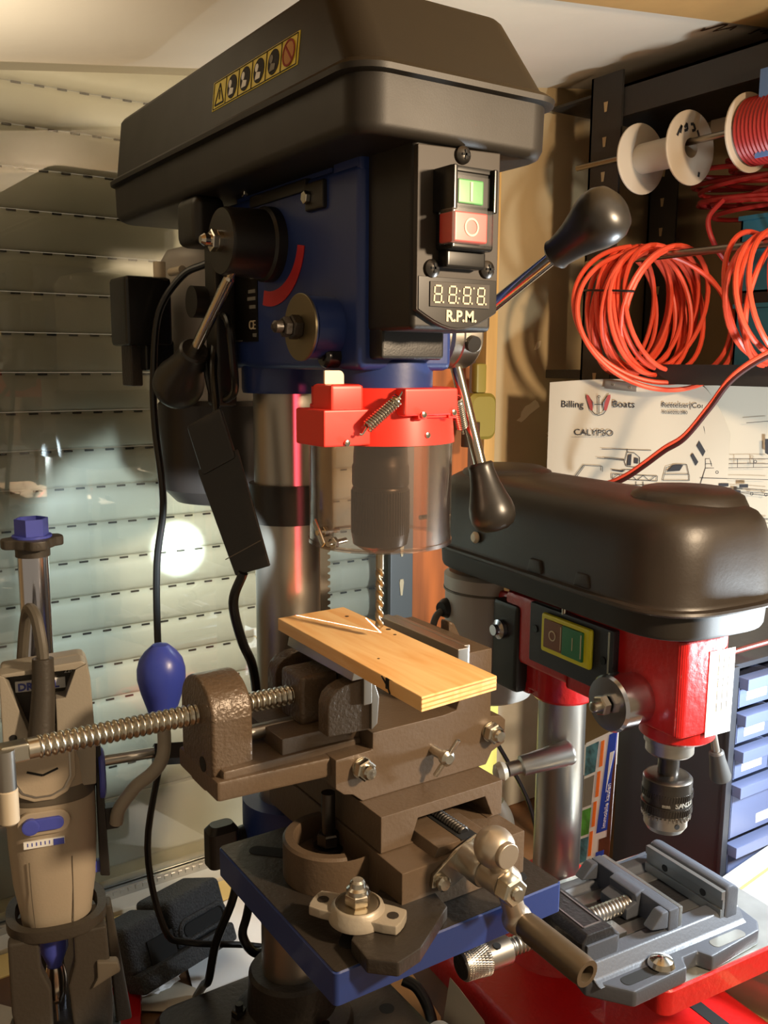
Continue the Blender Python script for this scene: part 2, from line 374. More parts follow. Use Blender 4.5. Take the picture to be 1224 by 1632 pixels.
struct(obj('trim_1', bm, 'beam_tan', label='tan board running across the ceiling at the upper right'))
# plastered wall to the right of the window, with patches of filler
bm = B(); prism(bm, [(.575, -.02), (1.5, -.02), (1.5, 1.3), (.575, 1.3)], W(0), wd_, Z, -wn_ * .12)
wl = struct(obj('wall_back', bm, 'plaster', label='tan plastered wall right of the shuttered window'))
for k, (s, z, a, b) in enumerate(((.672, .62, .05, .012), (.735, .585, .03, .008), (.69, .73, .016, .006))):
    bm = B(); pl_ = []
    for i in range(14):
        t = 2 * math.pi * i / 14; q = 1 + random.uniform(-.3, .3); pl_.append((a * q * math.cos(t) * .5, b * q * math.sin(t) + a * .3 * math.cos(t)))
    flat(bm, pl_, W(s, 0, z), wd_, Z, wn_, .0012); obj('filler_patch', bm, 'filler', wl, label='pale smear of wall filler', wn=False)
bm = B(); box(bm, (.985, -1.6, -.02), (1.08, .41, 1.3)); struct(obj('wall_right', bm, 'plaster', label='shadowed plaster wall behind the black shelf rack'))
bm = B(); prism(bm, [(-1.7, -.02), (-.42, -.02), (-.42, 1.3), (-1.7, 1.3)], W(0), wd_, Z, -wn_ * .12)
struct(obj('wall_left', bm, 'plaster', label='plaster wall at the far left of the shutter'))
# window: slats of the closed roller shutter, each a piece with its row of vent slots, behind a pane
win = bpy.data.objects.new('window_1', None); C.objects.link(win); FR['window_1'] = Matrix.Identity(4)
win['kind'] = 'structure'; win['label'] = 'window with a closed cream roller shutter behind its glass pane'
pitch_ = .0468; z0 = .124
prof = [(0, 0), (.0035, .004), (.0058, .014), (.0066, .026), (.0052, .037), (.0016, .0448), (-.003, .0462), (-.003, 0)]
def slat_mesh(off):
    bm = B(); prism(bm, prof, W(-.42), wn_, Z, wd_ * .80)
    nf = len(bm.faces); s = -.40 + off
    while s < .36:
        prism(bm, [(0, 0), (.0108, 0), (.0108, .0022), (0, .0022)], W(s, .0022, .0432), wd_, Z, wn_ * .0014); s += .0258
    bm.faces.ensure_lookup_table()
    for f in bm.faces[nf:]: f.material_index = 1
    return bm
sl = [obj('slat', slat_mesh(o_), ['slat', 'slot_dark'], win, wn=False, ang=50) for o_ in (0, .0129)]
for k in range(20):
    o_ = sl[k % 2] if k < 2 else dup(sl[k % 2], None, None, win)
    o_.location = (0, 0, z0 + k * pitch_)
bm = B(); box(bm, (-.42, -.004, .026), (.385, .008, .122), .002, T=Matrix.Translation(W(0)) @ Matrix.Rotation(R(1.5), 4, 'Z')); obj('bottom_panel', bm, 'slat', win, label='plain cream bottom panel of the shutter')
TW = Matrix.Translation((0, .40, 0)) @ Matrix.Rotation(R(1.5), 4, 'Z')
bm = B(); box(bm, (-.42, -.035, .004), (.385, -.004, .030), .002, T=TW); box(bm, (-.42, -.046, .006), (.385, -.040, .020), .001, T=TW)
for k in range(80): box(bm, (-.41 + k * .01, -.0475, .012), (-.405 + k * .01, -.046, .017), T=TW)
obj('sill_rail', bm, 'alu', win, label='ribbed metal rail under the shutter')
bm = B(); box(bm, (-.5, -.075, -.01), (.40, -.0365, .007), .002, T=TW); obj('window_sill', bm, 'frame_white', win, label='dusty pale window sill')
bm = B(); box(bm, (-.5, -.120, -.02), (.40, -.076, .002), .002, T=TW); obj('sill_board', bm, 'pale_plank', win, label='yellowish wooden board along the sill')
bm = B(); box(bm, (-.42, -.040, .022), (.388, -.038, 1.12), T=TW); obj('pane', bm, 'window_glass', win, label='clear glass pane reflecting the lamp', wn=False)
# uprights and boards right of the shutter
bm = B(); box(bm, (.354, -.052, 0), (.396, -.044, 1.2), .002, T=TW); box(bm, (.386, -.046, 0), (.396, .01, 1.2), T=TW)
for k in range(8): prism(bm, [(.374 - .004, .0), (.374 - .0016, -.020), (.374 + .0016, -.020), (.374 + .004, .0), (.374 + .0028, .005), (.374 - .0028, .005)], TW @ V((0, -.0522, .312 + k * .060)), TW.to_3x3() @ X, Z, TW.to_3x3() @ V((0, -.001, 0)))
bm.faces.ensure_lookup_table()
for f in bm.faces:
    if f.calc_area() < .0003 and (TW.inverted() @ f.calc_center_median()).y < -.0504: f.material_index = 1
struct(obj('trim_2', bm, ['grey_upright', 'filler'], label='grey slotted metal upright beside the shutter'))
for i, (a, b, d, m_, lb) in enumerate(((.402, .518, -.030, 'orange_wood', 'orange-brown wooden board right of the grey upright'), (.519, .549, -.008, 'dark_wood', 'dark recessed wooden strip beside the orange board'), (.551, .574, -.03, 'pale_wood', 'pale wooden batten next to the tan wall'))):
    bm = B(); box(bm, (a, d, 0), (b, .03, 1.25), .0015, T=TW); struct(obj('trim_%d' % (i + 3), bm, m_, label=lb))
# bench
bm = B(); box(bm, (-1.3, -.62, -.04), (1.0, .30, 0), .003)
tag(obj('workbench', bm, 'bench_wood'), 'brown wooden workbench top carrying all the machines', 'workbench')

# ================================================================== big blue drill press
dp = thing('drill_press', (0, 0, 0), 'large blue and black pillar drill press with digital speed display', 'drill press')
# base plate, collar, column
bm = B(); loft(bm, [[(x, y, z) for x, y in rrect(-.12 + i, .12 - i, -.30 + i, .092 - i, .02)] for i, z in ((0, 0), (0, .022), (.004, .03), (.012, .032))])
bs = obj('base', bm, 'dark_iron', dp, ang=40)
for x, y in ((-.085, -.25), (.085, -.25), (.09, -.04), (.09, .055)):
    bm = B(); cyl(bm, (x, y, .0316), (x, y, .0322), .008); obj('mounting_hole', bm, 'dark_hole', bs)
bm = B(); lathe(bm, [(.064, .03), (.060, .042), (.046, .052), (.044, .088), (.041, .092)], (0, 0, 0), Z, 40); obj('base_collar', bm, 'dark_iron', dp)
for a in (40, 160, 280):
    bm = B(); t = R(a); p = V((math.cos(t) * .054, math.sin(t) * .054, .044)); hexnut(bm, p, Z, .008, .008); cyl(bm, p, p + Z * .014, .004); obj('bolt', bm, 'black_gloss', bs)
bm = B(); cyl(bm, (0, 0, .07), (0, 0, .70), .0305, n=48); obj('column', bm, 'steel', dp)
bm = B(); ringtube(bm, (0, 0, .553), Z, .0355, .0305, .036); obj('column_ring', bm, 'black_plastic', dp, label='black plastic ring around the column')
# toothed rack at the back right of the column
pts = [(0, .10), (0, .545)]
bm = B(); pr = [(0, .10)]; z = .10
while z < .545: pr += [(.0095, z), (.0125, z + .0012), (.0125, z + .0042), (.0095, z + .0054)]; z += .0066
pr += [(0, z)]
prism(bm, pr, (.036, .004, 0), X, Z, (0, .008, 0)); obj('toothed_rack', bm, 'bright_steel', dp)
# table and its bracket
tb = None
bm = B(); loft(bm, [[(x, y, z) for x, y in rrect(-.106 + i, .106 - i, -.270 + i, -.070 - i, .004, 3)] for i, z in ((0, .262), (0, .286), (.0012, .287))])
nf = len(bm.faces)
tb = obj('table', bm, ['blue_paint'], dp, label='blue edged work table')
bm = B(); prism(bm, rrect(-.1048, .1048, -.2688, -.0712, .003, 3), (0, 0, .2868), X, Y, (0, 0, .0008)); obj('table_top', bm, 'dark_iron', tb, label='bare dark machined top of the table')
for sx in (-1, 1):
    for sy in (0, 1):
        a = R(45 if (sx > 0) == (sy > 0) else 135); c = V((sx * .067, -.17 + (.062 if sy else -.062), .2874)); u = V((math.cos(a), math.sin(a), 0)); w = V((-u.y, u.x, 0))
        bm = B(); prism(bm, rrect(-.026, .026, -.007, .007, .0068), c, u, w, (0, 0, .0006)); obj('table_slot', bm, 'dark_hole', tb)
bm = B(); ringtube(bm, (0, 0, .195), Z, .047, .0305, .085); box(bm, (-.03, -.165, .225), (.03, -.04, .262), .006); lathe(bm, [(.05, .235), (.05, .262)], (0, -.16, 0), Z, 32)
obj('table_bracket', bm, 'blue_paint', dp)
bm = B(); cyl(bm, (-.045, .01, .245), (-.075, .005, .245), .009); loft(bm, [[(x, -.01 + y, z) for x, y in rrect(-.088 + i, -.058 - i, 0 + i, .022 - i, .006)] for i, z in ((0, .228), (0, .262), (.004, .268))]); obj('locking_knob', bm, 'black_plastic', dp)
# head casting
bm = B(); box(bm, (-.042, -.196, .694), (.042, .05, .838), .006, 3); box(bm, (-.041, -.196, .83), (.041, -.155, .856), .004)
box(bm, (-.038, -.15, .83), (.038, .02, .846), .003)
hd = obj('head', bm, 'blue_paint', dp)
bm = B(); lathe(bm, [(.0395, .672), (.0405, .676), (.0405, .715), (.036, .73)], (0, 0, 0), Z, 44); obj('column_clamp', bm, 'blue_paint', dp)
bm = B(); lathe(bm, [(.038, .676), (.040, .679), (.040, .700), (.034, .708)], (0, -.16, 0), Z, 44); obj('quill_boss', bm, 'blue_paint', dp)
bm = B(); box(bm, (-.046, -.150, .812), (-.020, -.122, .833), .002); box(bm, (-.044, -.12, .828), (.03, -.02, .838), .002); obj('belt_tray_bracket', bm, 'black_plastic', dp)
for y, z in ((-.128, .822), (-.02, .842)):
    bm = B(); hexnut(bm, (-.046, y, z), (-1, 0, 0), .005, .004); obj('screw', bm, 'bright_steel', hd)
bm = B(); lathe(bm, [(.0085, 0), (.0085, .010), (.0068, .012)], (-.042, -.163, .704), (-1, 0, 0), 16); cyl(bm, (-.0545, -.163, .704), (-.0546, -.163, .704), .004, n=6); obj('depth_lock_screw', bm, 'black_gloss', dp)
# red speed scale around the speed hub
bm = B(); c = V((-.0423, -.058, .7955)); pr = []
for k in range(15): t = R(180 + 8 + 98 * k / 14); pr.append((math.cos(t) * .0585, math.sin(t) * .0585 * .86))
for k in range(15): t = R(180 + 106 - 98 * k / 14); pr.append((math.cos(t) * .0475, math.sin(t) * .0475 * .80))
flat(bm, pr, c, Y, Z, (-1, 0, 0), .0006); obj('speed_scale', bm, 'arc_red', dp, label='red curved speed scale on the blue side')
# speed hub, bolt and its lever
bm = B(); lathe(bm, [(.030, -.041), (.030, -.050), (.0275, -.052), (.0265, -.084), (.0255, -.087)], (0, -.058, .7945), X, 40); sh = obj('speed_hub', bm, 'black_plastic', dp)
bm = B(); cyl(bm, (-.085, -.058, .7945), (-.091, -.058, .7945), .0085, n=20); hexnut(bm, (-.090, -.058, .7945), (-1, 0, 0), .0088, .006); lathe(bm, [(.005, 0), (.005, .006), (.003, .009)], (-.095, -.058, .7945), (-1, 0, 0), 14); obj('hub_bolt', bm, 'bright_steel', sh)
KN = [(.0102, 0), (.0118, .002), (.0112, .005), (.0122, .012), (.0138, .020), (.0168, .030), (.0196, .038), (.0208, .045), (.0202, .052), (.017, .058), (.0105, .0618), (0, .063)]
def lever(p0, p1, k, tip, nm):
    p0, p1 = V(p0), V(p1); d = (p1 - p0).normalized()
    bm = B()
    if tip: lathe(bm, [(.0022, 0), (.0030, .003), (.0030, .009), (.0046, .011), (.0046, .02), (.0050, .024), (.0050, (p1 - p0).length + .01)], p0, d, 20)
    else: cyl(bm, p0, p1 + d * .01, .0052, n=20)
    l = obj(nm, bm, 'bright_steel', dp)
    bm = B(); lathe(bm, [(r * k, h * k) for r, h in KN], p1, d, 32); obj('knob', bm, 'knob_black', l, label='black plastic knob')
    return l
lever((-.0795, -.0663, .7729), (-.0795, .0199, .7101), 1.14, True, 'speed_lever')
# return spring housing and its thin cap disc
bm = B(); cyl(bm, (-.042, -.155, .725), (-.064, -.155, .725), .023, n=36); cyl(bm, (-.0655, -.155, .725), (-.0665, -.155, .725), .0245, n=36); h = obj('spring_housing', bm, 'blue_paint', dp)
bm = B(); lathe(bm, [(0, 0), (.0245, 0), (.0245, .0016), (.0238, .002), (0, .002)], (-.0665, -.155, .725), (-1, 0, 0), 40); obj('spring_cap', bm, 'bronze_cap', h, label='thin round metal cap')
bm = B(); hexnut(bm, (-.0685, -.155, .725), (-1, 0, 0), .009, .008); hexnut(bm, (-.0765, -.155, .725), (-1, 0, 0), .0075, .006); lathe(bm, [(.0045, 0), (.0045, .006), (.002, .008)], (-.0825, -.155, .725), (-1, 0, 0), 14); obj('cap_nut', bm, 'dark_iron', h)
# feed hub with two levers on the right side
bm = B(); lathe(bm, [(.024, .040), (.024, .056), (.0268, .058), (.0268, .066), (.0258, .067), (.0268, .068), (.0268, .084), (.025, .087)], (0, -.152, .722), X, 40); fh = obj('feed_hub', bm, 'satin_steel', dp)
bm = B(); cyl(bm, (.074, -.176, .716), (.074, -.182, .7145), .0065, n=18); obj('scale_screw', bm, 'steel_dark', fh)
lever((.078, -.165, .728), (.0912, -.2506, .7776), 1.0, False, 'feed_lever'); lever((.076, -.156, .697), (.0872, -.1759, .6188), .92, False, 'feed_lever')
# black front control box
bm = B(); box(bm, (-.0345, -.25, .7215), (.0345, -.19, .846), .004, 3); fb = obj('control_box', bm, 'black_shell', dp)
bm = B(); box(bm, (-.0335, -.212, .702), (.022, -.19, .724), .003); obj('box_foot', bm, 'black_plastic', fb)
pl_ = [(-.0345, .8395), (-.0345, .7345)] + [(-.0345 + .069 * k / 10, .7345 - .0125 * math.sin(math.pi * k / 10)) for k in range(1, 10)] + [(.0345, .7345), (.0345, .8415)]
bm = B(); prism(bm, pl_, (0, -.250, 0), X, Z, (0, -.005, 0), .001); fp = obj('switch_plate', bm, 'panel_black', dp)
pl2 = [(-.0332, .7565), (-.0332, .735)] + [(-.0332 + .0664 * k / 10, .735 - .0118 * math.sin(math.pi * k / 10)) for k in range(1, 10)] + [(.0332, .735), (.0332, .7565)]
bm = B(); prism(bm, pl2, (0, -.2548, 0), X, Z, (0, -.001, 0), .0004); dpan = obj('display_panel', bm, 'display_black', fp, label='glossy black display panel')
bm = B(); box(bm, (-.0245, -.2568, .737), (.0265, -.2556, .7535), .0004); obj('display_window', bm, 'panel_black', fp)
SEG = [((.0012, .0112), (.0058, .0112)), ((.0012, .0058), (.0058, .0058)), ((.0012, .0004), (.0058, .0004)), ((.0006, .0064), (.0006, .0106)), ((.0006, .001), (.0006, .0052)), ((.0064, .0064), (.0064, .0106)), ((.0064, .001), (.0064, .0052))]
for k in range(4):
    bm = B(); o_ = V((-.0222 + k * .0122, -.2569, .7395))
    for s in SEG: strip(bm, s, o_, V((1, 0, .0)), V((.06, 0, 1)), -Y, .0011)
    for dx, dz in ([(.0082, .0006)] + ([(.0092, .0035), (.0096, .0085)] if k in (1,) else []) + ([(.0096, .0108)] if k == 2 else [])): flat(bm, [(dx - .0006, dz - .0006), (dx + .0006, dz - .0006), (dx + .0006, dz + .0006), (dx - .0006, dz + .0006)], o_, X, Z, -Y)
    obj('digit', bm, 'cream_print', fp, wn=False)
text('R.P.M.', .0104, (-.0108, -.256, .7279), X, Z, 'cream_print', fp, bold=.0003)
def screw(p, par, r=.0062):
    p = V(p); bm = B(); lathe(bm, [(r, 0), (r * .95, .0022), (r * .6, .004), (0, .0046)], p, -Y, 20); s = obj('screw', bm, 'steel_dark', par)
    bm = B(); box(bm, (-r * .5, -.0049, -.0008), (r * .5, -.0036, .0008), T=Matrix.Translation(p)); box(bm, (-.0008, -.0049, -r * .5), (.0008, -.0036, r * .5), T=Matrix.Translation(p)); obj('cross_slot', bm, 'dark_hole', s)
for x, z in ((.0013, .8361), (-.0226, .7617), (.024, .7636)): screw((x, -.2548, z), fp)
bm = B(); box(bm, (-.0200, -.2735, .773), (.0150, -.255, .8245), .002); box(bm, (-.0180, -.266, .762), (.0150, -.255, .774), .002)
box(bm, (-.0225, -.278, .797), (-.0192, -.255, .8245), .0008); box(bm, (.0105, -.278, .797), (.0138, -.255, .8245), .0008); box(bm, (-.0222, -.2745, .8210), (.0138, -.255, .8248), .0008)
sb = obj('switch_body', bm, 'black_gloss', fp)
def button(z0_, z1, y1, m_, nm, mark, x0=-.0078, x1=.0285):
    bm = B(); box(bm, (x0 + .003, y1 + .002, z0_ + .0015), (x1 - .003, -.262, z1 - .0015), .0012); b = obj(nm, bm, m_, fp)
    xc, zc = (x0 + x1) / 2, (z0_ + z1) / 2
    bm = B()
    if mark: box(bm, (xc - .0009, y1 + .0015, zc - .006), (xc + .0009, y1 + .0022, zc + .006))
    else: lathe(bm, [(.0046, 0), (.0058, 0), (.0058, .0006), (.0046, .0006), (.0046, 0)], (xc, y1 + .0021, zc), -Y, 24, False)
    obj('mark', bm, 'cream_print', b, wn=False)
    bm = B(); t = .0009
    box(bm, (x0, y1, z0_), (x1, y1 + t, z1)); box(bm, (x0, y1 + t, z0_), (x0 + t, -.266, z1)); box(bm, (x1 - t, y1 + t, z0_), (x1, -.266, z1)); box(bm, (x0, y1 + t, z1 - t), (x1, -.266, z1)); box(bm, (x0, y1 + t, z0_), (x1, -.266, z0_ + t))
    obj('clear_cap', bm, 'button_cap', b, wn=False)
button(.8000, .8185, -.2770, 'green_button', 'start_button', True, -.0195, .0075); button(.7755, .7975, -.2810, 'red_button', 'stop_button', False, -.0250, .0080)
# belt cover: lower tray, rolled rim, faceted lid
bm = B(); rr = (.022, .022, .016, .016)
def ring(x0, x1, y0, y1, r, z): return [(x, y, z) for x, y in rrect(x0, x1, y0, y1, r, 6)]
loft(bm, [ring(-.074, .074, -.252, .228, .016, .841), ring(-.0785, .0785, -.2565, .2325, .020, .843), ring(-.081, .081, -.259, .235, rr, .848), ring(-.0815, .0815, -.2595, .2355, rr, .878)])
tray = obj('belt_cover_tray', bm, 'black_shell', dp, ang=40)
bm = B(); loft(bm, [ring(-.0815, .0815, -.2595, .2355, .022, .8765), ring(-.087, .087, -.265, .241, .025, .8775), ring(-.0875, .0875, -.2655, .2415, .025, .881), ring(-.084, .084, -.262, .238, .023, .884),
               ring(-.0805, .0805, -.257, .236, .022, .8865), ring(-.0745, .0745, -.2185, .2335, .020, .940), ring(-.072, .072, -.2145, .231, .018, .9435), ring(-.067, .067, -.208, .226, .014, .945)])
lid = obj('belt_cover_lid', bm, 'black_shell', dp, ang=28)
# warning sticker with six pictograms
O_ = V((-.0783, -.0290, .8985)); U_ = V((0, -1, 0)); N_ = V((-.0532, 0, .0065)).normalized() * 1; N_ = V((-.9937, 0, .1115)); W_ = N_.cross(U_).normalized()
if W_.z < 0: W_ = -W_
O_ = O_ + N_ * .0008
bm = B(); flat(bm, [(0, 0), (.147, 0), (.147, .0225), (0, .0225)], O_, U_, W_, N_, .0005); wsn = obj('warning_sticker', bm, 'yellow_label', dp, wn=False)
O_ = O_ + N_ * .0006
for k in range(6):
    x = .0022 + k * .0238; bm = B()
    for a, b in (((x, .001), (x + .0236, .001)), ((x + .0236, .001), (x + .0236, .0215)), ((x + .0236, .0215), (x, .0215)), ((x, .0215), (x, .001))): strip(bm, (a, b), O_, U_, W_, N_, .0006, .0003)
    obj('cell_border', bm, 'ink', wsn, wn=False)
    cx, cy = x + .0118, .0112; bm = B()
    if k == 0:
        for a, b in (((cx - .0085, .0035), (cx + .0085, .0035)), ((cx + .0085, .0035), (cx, .019)), ((cx, .019), (cx - .0085, .0035))): strip(bm, (a, b), O_, U_, W_, N_, .0014, .0003)
        strip(bm, ((cx, .007), (cx, .014)), O_, U_, W_, N_, .0014, .0003); obj('pictogram', bm, 'ink', wsn, wn=False)
    else:
        mm = 'card_tan' if k == 5 else 'ink'
        flat(bm, [(cx + .0088 * math.cos(t * .349), cy + .0088 * math.sin(t * .349)) for t in range(18)], O_, U_, W_, N_, .0003); pg = obj('pictogram', bm, mm, wsn, wn=False)
        bm = B(); O2 = O_ + N_ * .0004
        if k == 5:
            for q in range(18): strip(bm, ((cx + .0085 * math.cos(q * .349), cy + .0085 * math.sin(q * .349)), (cx + .0085 * math.cos(q * .349 + .349), cy + .0085 * math.sin(q * .349 + .349))), O2, U_, W_, N_, .0014, .0003)
            strip(bm, ((cx - .006, cy + .006), (cx + .006, cy - .006)), O2, U_, W_, N_, .0014, .0003); obj('symbol', bm, 'ink_red', pg, wn=False)
        else:
            flat(bm, [(cx - .003 + .0028 * math.cos(t * .6), cy + .0025 + .003 * math.sin(t * .6)) for t in range(10)], O2, U_, W_, N_, .0003)
            flat(bm, [(cx - .005, cy - .006), (cx + .003, cy - .006), (cx + .004, cy - .002), (cx - .003, cy - .0005)], O2, U_, W_, N_, .0003); obj('symbol', bm, 'grey_print' if k == 4 else 'white_print', pg, wn=False)
# rating plate on the side of the head
bm = B(); box(bm, (-.0428, -.031, .717), (-.042, .034, .777)); rp = obj('rating_plate', bm, 'display_black', dp, wn=False)
bm = B()
for z, a, b in ((.770, -.029, -.018), (.758, -.028, -.014), (.752, -.028, -.012), (.745, -.028, -.016), (.721, -.029, -.022)): box(bm, (-.0432, a, z), (-.0428, b, z + .003))
box(bm, (-.0432, .0, .7175), (-.0428, .03, .7185)); obj('plate_print', bm, 'grey_print', rp, wn=False)
text('CE', .011, (-.0432, -.0145, .7275), (0, -1, 0), Z, 'cream_print', rp)
# motor hanging at the back left, its capacitor box and mounting plate
bm = B(); lathe(bm, [(.03, .548), (.05, .552), (.063, .566), (.066, .59), (.066, .655), (.062, .66)], (.006, .165, 0), Z, 44); mo = obj('motor', bm, 'motor_dark', dp)
bm = B(); lathe(bm, [(.058, .655), (.059, .66), (.059, .80), (.052, .812), (.03, .818)], (.006, .165, 0), Z, 44); obj('motor_shell', bm, 'motor_silver', mo)
bm = B(); box(bm, (-.112, .108, .714), (-.066, .158, .779), .004); box(bm, (-.09, .12, .69), (-.06, .165, .72), .003); obj('capacitor_box', bm, 'black_gloss', mo)
bm = B(); box(bm, (-.100, .135, .675), (-.088, .165, .775), .002); obj('motor_bracket', bm, 'dark_iron', dp)
bm = B(); cyl(bm, (-.062, .09, .785), (-.062, .12, .785), .004); cyl(bm, (-.07, .13, .775), (-.07, .13, .795), .006); obj('tension_bolt', bm, 'pin_beige', mo)
bm = B(); box(bm, (-.080, .012, .800), (-.050, .058, .842), .008, 3); box(bm, (-.066, .004, .66), (-.046, .030, .81), .004); cyl(bm, (-.078, .030, .752), (-.05, .030, .752), .014); obj('tension_lock', bm, 'black_plastic', dp)
# chuck
bm = B(); lathe(bm, [(.012, .70), (.0165, .668), (.0165, .642), (.0205, .640), (.0215, .628), (.0215, .622), (.0225, .620), (.0225, .606), (.0215, .604), (.0225, .602), (.0228, .566), (.0215, .558), (.012, .552)], (0, -.16, 0), Z, 44); ck = obj('chuck', bm, 'black_chuck', dp, label='black keyless drill chuck')
bm = B()
for k in range(60):
    t = 2 * math.pi * k / 60
    prism(bm, [(-.0005, .567), (.0005, .567), (.0005, .601), (-.0005, .601)], V((.0224 * math.cos(t), -.16 + .0224 * math.sin(t), 0)), V((-math.sin(t), math.cos(t), 0)), Z, V((math.cos(t), math.sin(t), 0)) * .0008)
obj('knurling', bm, 'black_chuck', ck, wn=False)['kind'] = 'stuff'
# chuck guard: red collar, red hinge ring, clear shield, springs
bm = B(); lathe(bm, [(.038, .668), (.054, .668), (.054, .6815), (.038, .6815), (.038, .668)], (0, -.16, 0), Z, 44, False); box(bm, (-.068, -.20, .662), (-.040, -.172, .6845), .003); box(bm, (-.02, -.222, .662), (.028, -.205, .682), .002)
g = obj('guard_collar', bm, 'red_plastic', dp)
bm = B(); lathe(bm, [(.050, .640), (.0575, .640), (.0565, .652), (.055, .668), (.050, .668), (.050, .640)], (0, -.16, 0), Z, 52, False)
box(bm, (-.0765, -.205, .641), (-.0375, -.163, .667), .0015); box(bm, (-.008, -.2215, .6595), (.0, -.2125, .667), .001); box(bm, (.020, -.2205, .6595), (.028, -.2075, .667), .001); box(bm, (-.004, -.2185, .6605), (.026, -.214, .6635)); box(bm, (.045, -.185, .655), (.063, -.175, .661), .001)
obj('guard_ring', bm, 'red_plastic', dp)
bm = B(); n = 72; r0, r1 = .0560, .0548
lathe(bm, [(r1, .562), (r0, .5615), (r0, .641), (r1, .641), (r1, .562)], (0, -.16, 0), Z, n, False); sh_ = obj('guard_shield', bm, 'clear_plastic', dp, label='clear plastic chuck shield', wn=False)
bm = B(); ringtube(bm, (0, -.16, .5605), Z, .0568, .0548, .003, 60); obj('shield_lip', bm, 'clear_plastic', sh_, wn=False)
def spr(a, b, nm='tension_spring'):
    a, b = V(a), V(b); bm = B(); coil(bm, a, b, .0040, .0010, 15)
    d = (b - a).normalized(); tube(bm, [a - d * .008, a - d * .005 + Z * .003, a], .0009); tube(bm, [b, b + d * .004 - Z * .002, b + d * .007], .0009); obj(nm, bm, 'bright_steel', dp)
spr((-.0225, -.2175, .674), (-.046, -.2125, .6545)); spr((.046, -.196, .673), (.060, -.186, .650))
for p in ((-.004, -.2225, .6630), (.024, -.2215, .664), (.004, -.2165, .6475), (-.058, -.2055, .6435), (.055, -.185, .6615)):
    bm = B(); lathe(bm, [(.0024, 0), (.0022, .0012), (0, .0018)], p, -Y, 14); obj('guard_screw', bm, 'bright_steel', g)
for a, z in ((190, .574), (8, .574), (200, .567)):
    t = R(a); p = V((.0555 * math.cos(t), -.16 + .0555 * math.sin(t), z)); d = V((math.cos(t), math.sin(t), 0)); bm = B()
    hexnut(bm, p, d, .0045, .004); cyl(bm, p - d * .012, p + d * .009, .002, n=12)
    if a == 190: box(bm, (-.0012, -.011, -.003), (.0012, .011, .003), .001, T=Matrix.Translation(p + d * .007) @ Matrix.Rotation(R(50), 4, 'X'))
    obj('wing_nut' if a == 190 else 'shield_bolt', bm, 'bright_steel', sh_)
bm = B(); tube(bm, [(-.02, -.155, .638), (-.03, -.14, .62)], .001); bm.free()
bm = B(); prism(bm, rrect(-.0625, -.0465, .678, .694, (.0004, .0004, .004, .0004)), (0, -.182, 0), X, Z, (0, .002, 0)); box(bm, (-.0625, -.19, .6815), (-.0445, -.180, .683)); obj('limit_tab', bm, 'pin_beige', g, label='small cream bracket on the red guard')
# twist drill in the chuck
db = thing('drill_bit', (0, -.16, .4862), 'slender bright twist drill held in the black chuck above the board', 'drill bit')
bm = B(); cyl(bm, (0, -.16, .537), (0, -.16, .562), .0034, n=20); obj('shank', bm, 'brass', db)
bm = B(); rings = []; L_ = .0535
for i in range(60):
    t = i / 59; z = .5395 - L_ * t; a = t * 2 * math.pi * 3.2; s = 1 if t < .93 else max(.06, (1 - t) / .07)
    rings.append([(math.cos(2 * math.pi * j / 20 + a) * q * s, -.16 + math.sin(2 * math.pi * j / 20 + a) * q * s, z) for j in range(20) for q in [.0036 * (1 - .42 * abs(math.sin(math.pi * (j / 10) )) ** 3)]])
loft(bm, rings); obj('flutes', bm, 'brass', db, ang=50)
# ================================================================== compound cross vise on the blue table
cv = thing('cross_vise', (.028, -.135, .2874), 'dark cast-iron compound cross vise bolted to the blue table', 'vise')
T0 = .2878
bm = B(); box(bm, (-.0327, -.2432, T0), (.0884, -.02, .3246), .0012)
prism(bm, [(.000, .3240), (.058, .3240), (.052, .3325), (.004, .3325)], (0, -.2385, 0), X, Z, (0, .215, 0), .0008)
base = obj('base_slide', bm, 'cast_iron', cv)
bm = B(); box(bm, (.026, -.2390, .3318), (.042, -.05, .3330)); obj('screw_channel', bm, 'dark_hole', base)
bm = B(); thread(bm, (.0345, -.232, .3330), (.0345, -.10, .3330), .0052, .0032, .25, 16); obj('cross_screw', bm, 'steel_dark', base)
bm = B(); prism(bm, [(-.03, -.238), (.0, -.238), (-.004, -.262), (-.050, -.292), (-.072, -.297), (-.088, -.282), (-.086, -.258), (-.058, -.232), (-.034, -.215)], (0, 0, T0), X, Y, (0, 0, .0115), .0015)
obj('mounting_foot', bm, 'dark_iron', base)  # darker iron than the base slide: the foot's shadow put into the colour
bm = B(); lathe(bm, [(.0415, T0), (.0415, .318), (.0395, .320), (.033, .320), (.032, .318), (.032, .302), (0, .302)], (-.0410, -.1560, 0), Z, 48)
es = [f for f in bm.faces if f.calc_center_median().z > .306 and (V((f.calc_center_median().x, f.calc_center_median().y, 0)) - V((-.041, -.156, 0))).angle(V((.35, -.94, 0))) < .62]
bmesh.ops.delete(bm, geom=es, context='FACES'); obj('bolt_boss', bm, 'cast_iron', base)
bm = B(); cyl(bm, (-.041, -.1475, .302), (-.041, -.1475, .306), .0125, n=24); hexnut(bm, (-.041, -.1475, .306), Z, .0095, .011); cyl(bm, (-.041, -.1475, .317), (-.041, -.1475, .352), .0058, n=16); bb = obj('boss_bolt', bm, 'steel_dark', base)
# middle slide with a dovetail opening facing us
bm = B(); prism(bm, [(-.031, .3250), (.001, .3250), (-.003, .3265), (.004, .3450), (.072, .3450), (.080, .3265), (.075, .3250), (.0905, .3250), (.0905, .3552), (-.031, .3552)], (0, -.2116, 0), X, Z, (0, .182, 0), .0009)
ms = obj('middle_slide', bm, 'cast_iron', cv)
